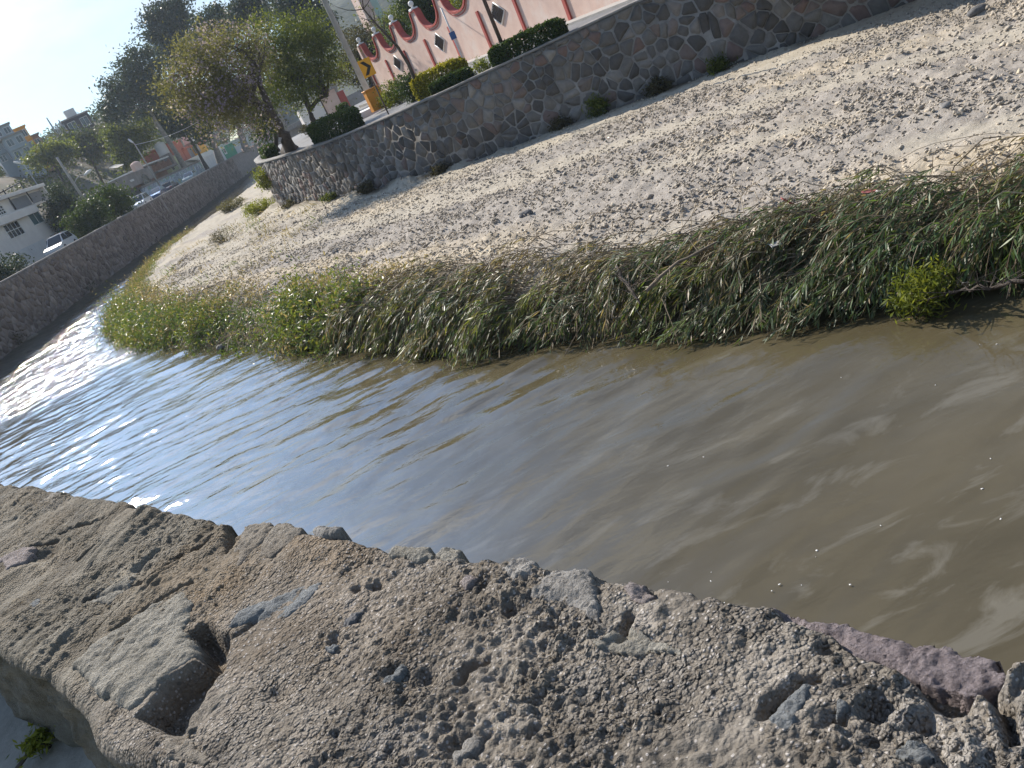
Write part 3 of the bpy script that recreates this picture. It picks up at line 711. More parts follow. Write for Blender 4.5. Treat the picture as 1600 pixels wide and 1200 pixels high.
def rockmat(name, stops, sc=14.0, bs=60.0, bd=0.008):
    m, nt, b = nodes_of(name); v = coord(nt)
    c = ramp(nt, stops, noise(nt, sc, 8, 0.68, v))
    c = mix(nt, 0.5, c, ramp(nt, [(0.25, (0.5, 0.5, 0.5)), (0.7, (1.25, 1.25, 1.25))], noise(nt, bs * 2.2, 4, 0.75, v)), 'MULTIPLY')
    nt.links.new(c, b.inputs['Base Color']); b.inputs['Roughness'].default_value = 0.95; b.inputs['Specular IOR Level'].default_value = 0.15
    n1 = bump(nt, b, noise(nt, bs, 7, 0.75, v), 0.9, bd * 1.4)
    vv = voro(nt, 210.0, v); bump(nt, b, math_(nt, 'SUBTRACT', 1.0, vv.outputs['Distance']), 0.6, 0.004, n1); return m
MAT['rk_pale'] = rockmat('pale_slab', [(0.3, (0.19, 0.178, 0.15)), (0.5, (0.285, 0.268, 0.228)), (0.75, (0.38, 0.36, 0.31))])
MAT['rk_blue'] = rockmat('blue_grey_stone', [(0.3, (0.13, 0.14, 0.145)), (0.7, (0.25, 0.26, 0.26))])
MAT['rk_tan'] = rockmat('tan_stone', [(0.3, (0.17, 0.148, 0.12)), (0.7, (0.31, 0.28, 0.235))])
MAT['rk_white'] = rockmat('whitish_stone', [(0.3, (0.19, 0.18, 0.165)), (0.7, (0.36, 0.345, 0.32))])
MAT['rk_pink'] = rockmat('pinkish_stone', [(0.3, (0.20, 0.172, 0.16)), (0.7, (0.33, 0.29, 0.275))])
MAT['rk_purple'] = rockmat('purple_stone', [(0.3, (0.20, 0.168, 0.17)), (0.7, (0.345, 0.30, 0.305))], 20.0, 75.0, 0.012)
MAT['rk_dark'] = rockmat('dark_stone', [(0.3, (0.09, 0.09, 0.09)), (0.7, (0.21, 0.21, 0.215))])
def stone_patch(poly_px, mat, rise, edge, label=None, step=0.0045, rel=0.012, dz=0.0, dirv=(8, 30), name='stone', flatten=0.6):
    poly = np.array(PX(*poly_px)); c = poly.mean(0)
    lo = poly.min(0) - 0.015; hi = poly.max(0) + 0.015
    u, v = np.meshgrid(np.arange(lo[0], hi[0], step), np.arange(lo[1], hi[1], step), indexing='ij')
    sdp = poly_sd(u, v, poly) + 0.024 * (fbm(u * 30, v * 30, int(abs(c[0]) * 1000), 5, 0.6) - 0.5)
    t = np.clip(sdp / edge, 0, 1); prof = np.sqrt(np.clip(1 - (1 - t) ** 2, 0, 1))
    hb = par_h(u, v); inside = poly_sd(u, v, poly) > 0
    hm = float(np.percentile(hb[inside], 70)) if inside.any() else 0.0
    hh = hb * (1 - flatten) + hm * flatten
    z = hh + dz + rise * (prof - 0.25) + rel * prof * (fbm(u * dirv[0], v * dirv[1], 5, 4) - 0.5) * 2 - 0.03 * (sdp < 0.0005) 
    z = z + 0.006 * (fbm(u * 45, v * 45, 6, 4, 0.65) - 0.5) + 0.006 * (fbm(u * 120, v * 120, 8, 3, 0.7) - 0.5) - 0.3 * rise
    keep = sdp > -0.006; q = keep[:-1, :-1] & keep[1:, :-1] & keep[:-1, 1:] & keep[1:, 1:]
    idx = np.arange(u.size).reshape(u.shape)
    F = np.stack([idx[:-1, :-1][q], idx[1:, :-1][q], idx[1:, 1:][q], idx[:-1, 1:][q]], -1)
    X = PA[0] + u * PD[0] + v * PN[0]; Y = PA[1] + u * PD[1] + v * PN[1]
    used = np.zeros(u.size, bool); used[F.ravel()] = True; re = np.cumsum(used) - 1
    V = np.stack([X.ravel(), Y.ravel(), PZ + z.ravel()], -1)[used]
    o = link(name, npmesh(name, V, re[F], mat, True), parapet)
    if label: o['label'] = label
    return o
stone_patch([(108, 1040), (160, 1000), (230, 950), (292, 920), (303, 945), (290, 985), (312, 1020), (262, 1058), (205, 1112), (172, 1096), (140, 1075)], MAT['rk_pale'], 0.0186, 0.03, 'large pale slab on the inner edge of the parapet', rel=0.010, dirv=(30, 12))
stone_patch([(348, 985), (372, 958), (420, 935), (505, 905), (500, 922), (478, 945), (440, 972), (395, 975)], MAT['rk_blue'], 0.0099, 0.02, 'long blue grey stone set in the parapet top', rel=0.009, dirv=(30, 14))
stone_patch([(362, 1075), (390, 1060), (300, 1150), (345, 1200), (260, 1190), (250, 1150)], MAT['rk_tan'], 0.0025, 0.02, None, rel=0.01)
stone_patch([(790, 893), (808, 880), (835, 882), (842, 902), (822, 915), (800, 912)], MAT['rk_white'], 0.0217, 0.02, 'small whitish stone standing on the river rim', step=0.003)
stone_patch([(828, 938), (850, 902), (880, 896), (918, 896), (938, 912), (945, 950), (942, 985), (915, 965), (885, 950)], MAT['rk_white'], 0.0124, 0.02, 'flat whitish stone at the river rim', step=0.003, rel=0.008)
stone_patch([(978, 925), (990, 915), (1010, 918), (1024, 930), (1010, 946), (988, 942)], MAT['rk_pink'], 0.0186, 0.012, None, step=0.0025)
stone_patch([(1205, 1130), (1222, 1095), (1256, 1070), (1276, 1070), (1268, 1100), (1240, 1142), (1215, 1150)], MAT['rk_blue'], 0.0062, 0.014, 'blue grey stone beside the crack', step=0.0028, rel=0.004)
stone_patch([(492, 835), (505, 826), (535, 828), (540, 838), (515, 848), (496, 846)], MAT['rk_white'], 0.0174, 0.018, None, step=0.003)
stone_patch([(605, 868), (618, 852), (648, 852), (676, 862), (680, 872), (640, 880)], MAT['rk_pale'], 0.0099, 0.018, None, step=0.003)
stone_patch([(678, 868), (696, 856), (718, 862), (716, 882), (690, 888)], MAT['rk_pale'], 0.0136, 0.016, None, step=0.003)
stone_patch([(404, 872), (420, 832), (440, 818), (472, 826), (455, 850), (425, 880)], MAT['rk_tan'], 0.0112, 0.025, None, step=0.004, rel=0.008, dirv=(30, 12))
stone_patch([(362, 862), (385, 820), (425, 814), (432, 824), (412, 850), (372, 886)], MAT['rk_tan'], 0.0124, 0.025, None, step=0.004, rel=0.010, dirv=(30, 12))
stone_patch([(590, 1072), (612, 1058), (632, 1042), (638, 1052), (628, 1072), (600, 1078)], MAT['rk_blue'], 0.0149, 0.012, None, step=0.0025)
stone_patch([(1308, 1105), (1318, 1097), (1328, 1105), (1326, 1114), (1310, 1118)], MAT['rk_blue'], 0.0124, 0.006, None, step=0.002)
stone_patch([(722, 915), (735, 903), (750, 905), (750, 920), (730, 927)], MAT['rk_pink'], 0.0087, 0.012, None, step=0.0028)
stone_patch([(700, 1180), (722, 1150), (748, 1140), (760, 1152), (742, 1182), (715, 1198)], MAT['rk_white'], 0.0099, 0.014, None, step=0.0028)
stone_patch([(510, 1012), (522, 1006), (530, 1010), (524, 1020), (512, 1020)], MAT['rk_blue'], 0.0074, 0.006, None, step=0.002)
stone_patch([(535, 975), (552, 960), (562, 958), (558, 970), (542, 980)], MAT['rk_dark'], 0.0062, 0.008, None, step=0.0025)
stone_patch([(45, 945), (55, 930), (66, 934), (60, 948), (48, 952)], MAT['rk_blue'], 0.0136, 0.015, None, step=0.004)
stone_patch([(0, 882), (30, 862), (62, 855), (40, 880), (10, 895)], MAT['rk_pink'], 0.0099, 0.03, 'reddish stone at the far end of the parapet top', step=0.006)
stone_patch([(130, 940), (160, 915), (215, 890), (200, 915), (165, 940)], MAT['rk_pale'], 0.0099, 0.03, None, step=0.005, rel=0.008, dirv=(30, 12))
stone_patch([(930, 1010), (960, 985), (1010, 990), (1060, 1010), (1075, 1030), (1010, 1022), (965, 1022)], MAT['rk_pale'], 0.0012, 0.03, None, step=0.003, rel=0.004, flatten=0.3, dz=0.003)
stone_patch([(1398, 1180), (1415, 1160), (1455, 1168), (1470, 1195), (1440, 1199), (1405, 1199)], MAT['rk_blue'], 0.0025, 0.015, None, step=0.0028, rel=0.004, flatten=0.3, dz=0.004)
stone_patch([(1194, 945), (1208, 938), (1270, 950), (1420, 985), (1555, 1012), (1562, 1045), (1500, 1068), (1440, 1050), (1380, 1030), (1330, 1012), (1290, 985), (1235, 962)], MAT['rk_purple'], 0.0070, 0.014, 'purple stone along the river edge of the parapet', step=0.0026, rel=0.008, dz=0.012, dirv=(30, 30), flatten=0.85)

# ---- streets
def asphalt_material(name, a, b_, sc=0.6):
    m, nt, b = nodes_of(name); v = coord(nt)
    c = ramp(nt, [(0.3, a), (0.7, b_)], noise(nt, sc, 7, 0.62, coord(nt, (1.6, 0.5, 1), (0, 0, R(20)))))
    c = mix(nt, 0.4, c, ramp(nt, [(0.3, (0.6, 0.6, 0.6)), (0.7, (1.2, 1.2, 1.2))], noise(nt, 30.0, 4, 0.7, v)), 'MULTIPLY')
    nt.links.new(c, b.inputs['Base Color']); b.inputs['Roughness'].default_value = 0.75; b.inputs['Specular IOR Level'].default_value = 0.35
    bump(nt, b, noise(nt, 60.0, 4, 0.7, v), 0.4, 0.01); return m
MAT['asphalt'] = asphalt_material('asphalt', (0.05, 0.05, 0.052), (0.10, 0.10, 0.10))
MAT['path'] = asphalt_material('dirt_path', (0.20, 0.185, 0.15), (0.34, 0.32, 0.27), 3.0)
MAT['road_grey'] = asphalt_material('worn_asphalt', (0.11, 0.112, 0.118), (0.20, 0.202, 0.208), 0.35)
MAT['pave'] = pmat('pavement_concrete', (0.42, 0.40, 0.37), (0.30, 0.285, 0.265), 1.2, 0.9, 0.3, 10, 0.01)
def UVW(u, v): return (PA[0] + u * PD[0] + v * PN[0], PA[1] + u * PD[1] + v * PN[1])
ug = np.concatenate([np.arange(-12, 6, 0.06), np.arange(6, 48, 1.0)]); vg = np.concatenate([np.arange(0.40, 2.2, 0.06), np.arange(2.2, 30, 2.0)])
Ug, Vg = np.meshgrid(ug, vg, indexing='ij')
Zg = 3.995 + 0.03 * (fbm(Ug * 3, Vg * 3, 14, 4) - 0.5) + 0.03 * sstep(0.7, 0.45, Vg + 0.12 * fbm(Ug * 5, Vg * 5, 15, 3)) * fbm(Ug * 8, Vg * 8, 16, 3)
X = PA[0] + Ug * PD[0] + Vg * PN[0]; Y = PA[1] + Ug * PD[1] + Vg * PN[1]
idx = np.arange(Ug.size).reshape(Ug.shape)
F = np.stack([idx[:-1, :-1], idx[1:, :-1], idx[1:, 1:], idx[:-1, 1:]], -1).reshape(-1, 4)
props(link('footpath', npmesh('footpath', np.stack([X.ravel(), Y.ravel(), Zg.ravel()], -1), F, MAT['path'], True)), kind='structure')
me = bpy.data.meshes.new('side_street'); me.from_pydata([(-28.35, 33, 3.72), (-28.35, 190, 3.72), (-34, 300, 3.72), (-70, 300, 3.72), (-70, 33, 3.72)], [], [(0, 1, 2, 3)]); me.materials.append(MAT['asphalt'])
props(link('side_street', me), kind='structure')
mb = MB(); mb.box(-37.4, -35.9, 34, 280, 3.60, 3.86); props(mb.build('side_pavement', MAT['pave']), kind='structure')

# platform behind the retaining wall (road bend round the nose)
from mathutils.geometry import delaunay_2d_cdt
def zplat(x, y):
    d, _ = WP.dist(np.array([x]), np.array([y])); return ztop_r(x, y) - 0.03 + 0.012 * max(0.0, float(d[0]))
def region_mesh(name, outline, mat, dz=0.0, grid=2.5, zf=None):
    zf = zf or zplat
    P = [Vector(p) for p in outline]; n = len(P)
    xs_ = [p.x for p in P]; ys_ = [p.y for p in P]; pts = list(P)
    arr = np.array([(p.x, p.y) for p in P])
    gx, gy = np.meshgrid(np.arange(min(xs_), max(xs_), grid), np.arange(min(ys_), max(ys_), grid))
    sdv = poly_sd(gx.ravel(), gy.ravel(), arr)
    pts += [Vector((a, b)) for a, b, s_ in zip(gx.ravel(), gy.ravel(), sdv) if s_ > grid * 0.3]
    r_ = delaunay_2d_cdt(pts, [], [list(range(n))], 1, 1e-5)
    v2 = r_[0]; fs = r_[2]
    me = bpy.data.meshes.new(name); me.from_pydata([(p.x, p.y, zf(p.x, p.y) + dz) for p in v2], [], [f for f in fs]); me.materials.append(mat)
    return link(name, me)
tt = np.linspace(3, WP.len, 90); wl = WP.pos(tt) - WP.nrm(tt) * 0.40
outline = [tuple(p) for p in wl] + [(40, 125), (110, 125), (110, -6)]
props(region_mesh('riverside_road', outline, MAT['road_grey'], 0.0, 4.0), kind='structure')

# far ground, hill, mountain
def hill_z(x, y):
    x = np.asarray(x, float); y = np.asarray(y, float)
    a = sstep(-44, -84, x) * sstep(70, 150, y) * 17.0
    b = sstep(205, 300, y) * 10.0 * sstep(-20, -60, x)
    c = sstep(330, 520, y) * 12
    return 3.6 + a + b + c + 3.0 * (fbm(x * 0.03, y * 0.03, 33, 3) - 0.5) * sstep(-44, -60, x)
MAT['hill'] = pmat('hill_soil', (0.085, 0.08, 0.05), (0.05, 0.055, 0.033), 0.12, 0.95, 0.5, 0.8, 0.4, dirt=(0.17, 0.135, 0.11), dscale=0.05)
gx, gy = np.meshgrid(np.arange(-330, -43.9, 5.0), np.arange(40, 620, 6.0))
gz = hill_z(gx, gy); idx = np.arange(gx.size).reshape(gx.shape)
F = np.stack([idx[:-1, :-1], idx[:-1, 1:], idx[1:, 1:], idx[1:, :-1]], -1).reshape(-1, 4)
props(link('hillside', npmesh('hillside', np.stack([gx.ravel(), gy.ravel(), gz.ravel()], -1), F, MAT['hill'], True)), kind='structure')
me = bpy.data.meshes.new('far_ground'); me.from_pydata([(-44, 186, 3.55), (-20, 216, 3.55), (-4, 248, 3.55), (26, 278, 3.55), (110, 300, 3.55), (330, 300, 3.0), (330, 690, 3.0), (-330, 690, 3.0), (-330, 600, 3.0), (-44, 600, 3.0)], [], [tuple(range(9, -1, -1))]); me.materials.append(MAT['hill'])
props(link('far_ground', me), kind='structure')
MAT['mountain'] = pmat('mountain_scrub', (0.07, 0.085, 0.05), (0.045, 0.055, 0.04), 0.01, 1.0, 0.6, 0.03, 6.0)
gx, gy = np.meshgrid(np.arange(-160, 330, 8.0), np.arange(400, 660, 8.0))
gz = 2 + 66 * sstep(400, 600, gy) * sstep(-110, 0, gx) * (0.8 + 0.4 * fbm(gx * 0.012, gy * 0.012, 2, 4)) * sstep(325, 100, gx)
idx = np.arange(gx.size).reshape(gx.shape)
F = np.stack([idx[:-1, :-1], idx[:-1, 1:], idx[1:, 1:], idx[1:, :-1]], -1).reshape(-1, 4)
props(link('mountain', npmesh('mountain', np.stack([gx.ravel(), gy.ravel(), gz.ravel()], -1), F, MAT['mountain'], True)), kind='structure')

# ================================================================== VEGETATION
MAT['reed'] = leafmat('reed_leaf', [(0.0, (0.36, 0.29, 0.20)), (0.2, (0.20, 0.165, 0.09)), (0.4, (0.06, 0.09, 0.04)), (0.65, (0.085, 0.14, 0.055)), (0.85, (0.13, 0.18, 0.045)), (1.0, (0.22, 0.23, 0.06))], 0.42, 0.35, 0.35)
MAT['stem'] = leafmat('dry_stem', [(0.0, (0.10, 0.075, 0.05)), (0.5, (0.24, 0.19, 0.13)), (1.0, (0.42, 0.36, 0.27))], 0.7, 0.0, 0.2)
MAT['leaf_euc'] = leafmat('eucalyptus_leaf', [(0.0, (0.030, 0.046, 0.036)), (0.5, (0.055, 0.078, 0.055)), (1.0, (0.10, 0.125, 0.07))], 0.5, 0.2)
MAT['leaf_green'] = leafmat('bright_leaf', [(0.0, (0.055, 0.075, 0.018)), (0.5, (0.125, 0.155, 0.032)), (1.0, (0.22, 0.235, 0.05))], 0.5, 0.4)
MAT['leaf_dark'] = leafmat('dark_leaf', [(0.0, (0.020, 0.038, 0.014)), (0.6, (0.045, 0.075, 0.024)), (1.0, (0.085, 0.125, 0.035))], 0.45, 0.25)
MAT['leaf_yellow'] = leafmat('yellow_leaf', [(0.0, (0.10, 0.11, 0.02)), (0.5, (0.27, 0.25, 0.03)), (1.0, (0.42, 0.37, 0.05))], 0.5, 0.3)
MAT['leaf_dry'] = leafmat('dry_leaf', [(0.0, (0.055, 0.05, 0.03)), (0.5, (0.095, 0.088, 0.05)), (1.0, (0.165, 0.155, 0.08))], 0.6, 0.25)
MAT['leaf_jac'] = leafmat('jacaranda_leaf', [(0.0, (0.08, 0.078, 0.05)), (0.5, (0.13, 0.125, 0.075)), (1.0, (0.20, 0.20, 0.09))], 0.6, 0.4)
MAT['blossom'] = leafmat('jacaranda_blossom', [(0.0, (0.18, 0.15, 0.24)), (0.5, (0.27, 0.23, 0.36)), (1.0, (0.36, 0.32, 0.46))], 0.6, 0.4)
MAT['leaf_hill'] = leafmat('scrub_leaf', [(0.0, (0.035, 0.055, 0.028)), (0.45, (0.065, 0.095, 0.035)), (0.8, (0.11, 0.135, 0.045)), (1.0, (0.15, 0.145, 0.07))], 0.6, 0.15)
MAT['bark'] = pmat('bark', (0.115, 0.095, 0.078), (0.05, 0.042, 0.036), 6.0, 0.95, 0.9, 18, 0.04)
MAT['bark_pale'] = pmat('pale_bark', (0.34, 0.31, 0.27), (0.19, 0.17, 0.145), 3.0, 0.9, 0.5, 10, 0.03)
def unit(a): return a / np.maximum(np.linalg.norm(a, axis=-1, keepdims=True), 1e-9)
def leaf_geo(C, D, N, L, Wd):
    """diamond leaves: centre C, direction D, width axis from N"""
    D = unit(D); S = unit(np.cross(D, N)); L = np.asarray(L)[..., None] if np.ndim(L) else L; Wd = np.asarray(Wd)[..., None] if np.ndim(Wd) else Wd
    V = np.stack([C - D * L * 0.5, C + S * Wd * 0.5 - D * L * 0.05, C + D * L * 0.5, C - S * Wd * 0.5 - D * L * 0.05], 1).reshape(-1, 3)
    return V, np.arange(len(C) * 4).reshape(-1, 4)
def tubes_geo(paths, radii, n=4):
    """paths list of (k,3)"""
    Vs, Fs, Ts, b = [], [], [], 0
    for P, r in zip(paths, radii):
        P = np.asarray(P, float); k = len(P); T = unit(np.gradient(P, axis=0)); ref = np.array([0.31, 0.22, 0.93])
        A = unit(np.cross(T, ref)); B = np.cross(T, A); an = np.arange(n) * 2 * np.pi / n
        r = np.broadcast_to(r, (k,))
        V = P[:, None] + (A[:, None] * np.cos(an)[None, :, None] + B[:, None] * np.sin(an)[None, :, None]) * r[:, None, None]
        i = np.arange(k - 1)[:, None] * n; j = np.arange(n)[None]
        F = np.stack([i + j, i + (j + 1) % n, i + n + (j + 1) % n, i + n + j], -1).reshape(-1, 4) + b
        Vs.append(V.reshape(-1, 3)); Fs.append(F); Ts.append(k * n); b += k * n
    return np.vstack(Vs), np.vstack(Fs), Ts
def leaf_cloud(rng, blobs, n_cl, per, crad, L, Wd, tint_c=0.5, tint_s=0.25, droop=0.0, shell=0.5, floor=None):
    """leaf clumps spread through ellipsoid blobs; returns V,F,tint,centres"""
    vol = np.array([b[3] * b[4] * b[5] for b in blobs]); pick = rng.choice(len(blobs), n_cl, p=vol / vol.sum())
    B = np.array(blobs, float)[pick]
    d = unit(rng.normal(size=(n_cl, 3))); r = rng.random(n_cl) ** shell
    C = B[:, :3] + d * r[:, None] * B[:, 3:]
    if floor is not None: C[:, 2] = np.maximum(C[:, 2], floor)
    m = n_cl * per
    P = np.repeat(C, per, 0) + rng.normal(size=(m, 3)) * crad * np.array([1, 1, 0.75]) * (0.6 + 0.8 * rng.random(n_cl).repeat(per))[:, None]
    D = rng.normal(size=(m, 3)); D[:, 2] -= droop
    N = rng.normal(size=(m, 3))
    V, F = leaf_geo(P, D, N, L * rng.uniform(0.6, 1.3, m), Wd * rng.uniform(0.6, 1.3, m))
    t = np.clip(tint_c + tint_s * (rng.normal(size=n_cl).repeat(per) * 0.7 + rng.normal(size=m) * 0.55), 0, 1)
    return V, F, np.repeat(t, 4), C
def limb_paths(rng, trunk_top, C, n, rmax, start_frac=None, sag=0.12):
    idx = rng.choice(len(C), min(n, len(C)), replace=False); paths = []; rad = []
    for i in idx:
        a = np.array(trunk_top) if start_frac is None else np.array(trunk_top) - np.array([0, 0, rng.uniform(0, start_frac)])
        b = C[i]; t = np.linspace(0, 1, 6)[:, None]
        mid = rng.normal(size=3) * np.linalg.norm(b - a) * 0.07
        P = a + (b - a) * t + np.sin(np.pi * t) * (mid + np.array([0, 0, sag * np.linalg.norm(b - a)])) 
        paths.append(P); rad.append(rmax * rng.uniform(0.5, 1.0) * np.linspace(1, 0.12, 6))
    return paths, rad
def tree(name, label, cat, trunk, trad, blobs, n_cl, per, crad, L, Wd, leaf, bark, seed, limbs=24, limb_r=None, droop=0.0, tint_c=0.5, tint_s=0.25, shell=0.5, group=None, extra=None, tops=None):
    """trunk: list of world points from the ground up; blobs: world ellipsoids"""
    rng = np.random.default_rng(seed); base = np.array(trunk[0], float)
    t = thing(name, label, cat, tuple(base), 0, group)
    tr = np.array(trunk, float) - base; bl = [tuple(np.array(b[:3]) - base) + tuple(b[3:]) for b in blobs]
    V, F, ti, C = leaf_cloud(rng, bl, n_cl, per, crad, L, Wd, tint_c, tint_s, droop, shell)
    link('crown', npmesh('crown', V, F, leaf, False, ti), t)
    k = 10; s = np.linspace(0, 1, len(tr)); ss = np.linspace(0, 1, k)
    TP = np.stack([np.interp(ss, s, tr[:, j]) for j in range(3)], -1)
    TP[1:-1] += rng.normal(size=(k - 2, 3)) * trad * 0.18
    rad = trad * (np.linspace(1, 0.45, k) + 0.55 * np.exp(-ss * 14))
    starts = tops if tops is not None else [tr[-1]]
    paths, rads = [TP], [rad]
    for st_ in starts:
        st_ = np.array(st_, float)
        if tops is not None:
            q = np.linspace(0, 1, 6)[:, None]; P = TP[-1] * (1 - q) + st_ * q + np.sin(np.pi * q) * rng.normal(size=3) * 0.2
            paths.append(P); rads.append(trad * np.linspace(0.6, 0.28, 6))
        dd = np.linalg.norm(C - st_, axis=1); near = C[np.argsort(dd)[:max(limbs * 3, 12)]] if len(starts) > 1 else C
        p2, r2 = limb_paths(rng, st_, near, limbs // len(starts), (limb_r or trad * 0.3))
        paths += p2; rads += r2
    V, F, _ = tubes_geo(paths, rads, 7)
    link('trunk', npmesh('trunk', V, F, bark, True), t)
    if extra is not None:
        mat2, n2, per2, L2 = extra
        V, F, ti, _c = leaf_cloud(rng, bl, n2, per2, crad * 0.8, L2, L2 * 0.8, 0.5, 0.3, 0.0, 0.3)
        link('blossoms', npmesh('blossoms', V, F, mat2, False, ti), t)
    return t
def bush(name, label, cat, loc, r, n_cl, per, crad, L, Wd, leaf, seed, tint_c=0.5, tint_s=0.25, stems=8, droop=0.0, group=None, box=None, rz=0.0, shell=0.4):
    rng = np.random.default_rng(seed); t = thing(name, label, cat, tuple(loc), rz, group)
    if box is None:
        V, F, ti, C = leaf_cloud(rng, [(0, 0, r[2] * 0.9, r[0], r[1], r[2])], n_cl, per, crad, L, Wd, tint_c, tint_s, droop, shell, 0.05)
    else:                                            # clipped hedge: leaves crowd the faces of a box
        bx, by, bz = box; m = n_cl * per
        P = (rng.random((m, 3)) - 0.5) * 2; ax = rng.integers(0, 3, m); sgn = np.where(rng.random(m) < 0.5, -1, 1); sgn = np.where(ax == 2, 1, sgn)
        P[np.arange(m), ax] = sgn * (1 - rng.normal(0.04, 0.12, m))
        rnd = np.abs(P[:, 0]) ** 6 + np.abs(P[:, 1]) ** 6 + np.clip(P[:, 2], 0, 1) ** 6; P = P / np.maximum(rnd, 1)[:, None] ** 0.12
        wob = 1 + 0.20 * (fbm(P[:, 0] * bx * 2.2 + seed, P[:, 1] * by * 2 + P[:, 2], 3, 3) - 0.5) * 2
        P = np.stack([P[:, 0] * bx / 2, P[:, 1] * by / 2 * wob, bz / 2 + P[:, 2] * bz / 2 * wob], -1)
        D = rng.normal(size=(m, 3)); N = rng.normal(size=(m, 3)); D[:, 2] += 0.3
        V, F = leaf_geo(P, D, N, L * rng.uniform(.6, 1.3, m), Wd * rng.uniform(.6, 1.3, m))
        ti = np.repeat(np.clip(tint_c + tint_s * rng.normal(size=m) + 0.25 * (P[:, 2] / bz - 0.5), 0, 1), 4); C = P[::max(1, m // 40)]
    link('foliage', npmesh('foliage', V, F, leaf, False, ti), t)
    if stems:
        paths = []
        for i in rng.choice(len(C), stems):
            a = np.array([C[i][0] * 0.25, C[i][1] * 0.25, -0.05]); q = np.linspace(0, 1, 5)[:, None]
            paths.append(a + (C[i] - a) * q + np.sin(np.pi * q) * rng.normal(size=3) * 0.04)
        V, F, _ = tubes_geo(paths, [0.02 * np.linspace(1, .3, 5)] * len(paths), 5)
        link('stems', npmesh('stems', V, F, MAT['bark'], True), t)
    return t

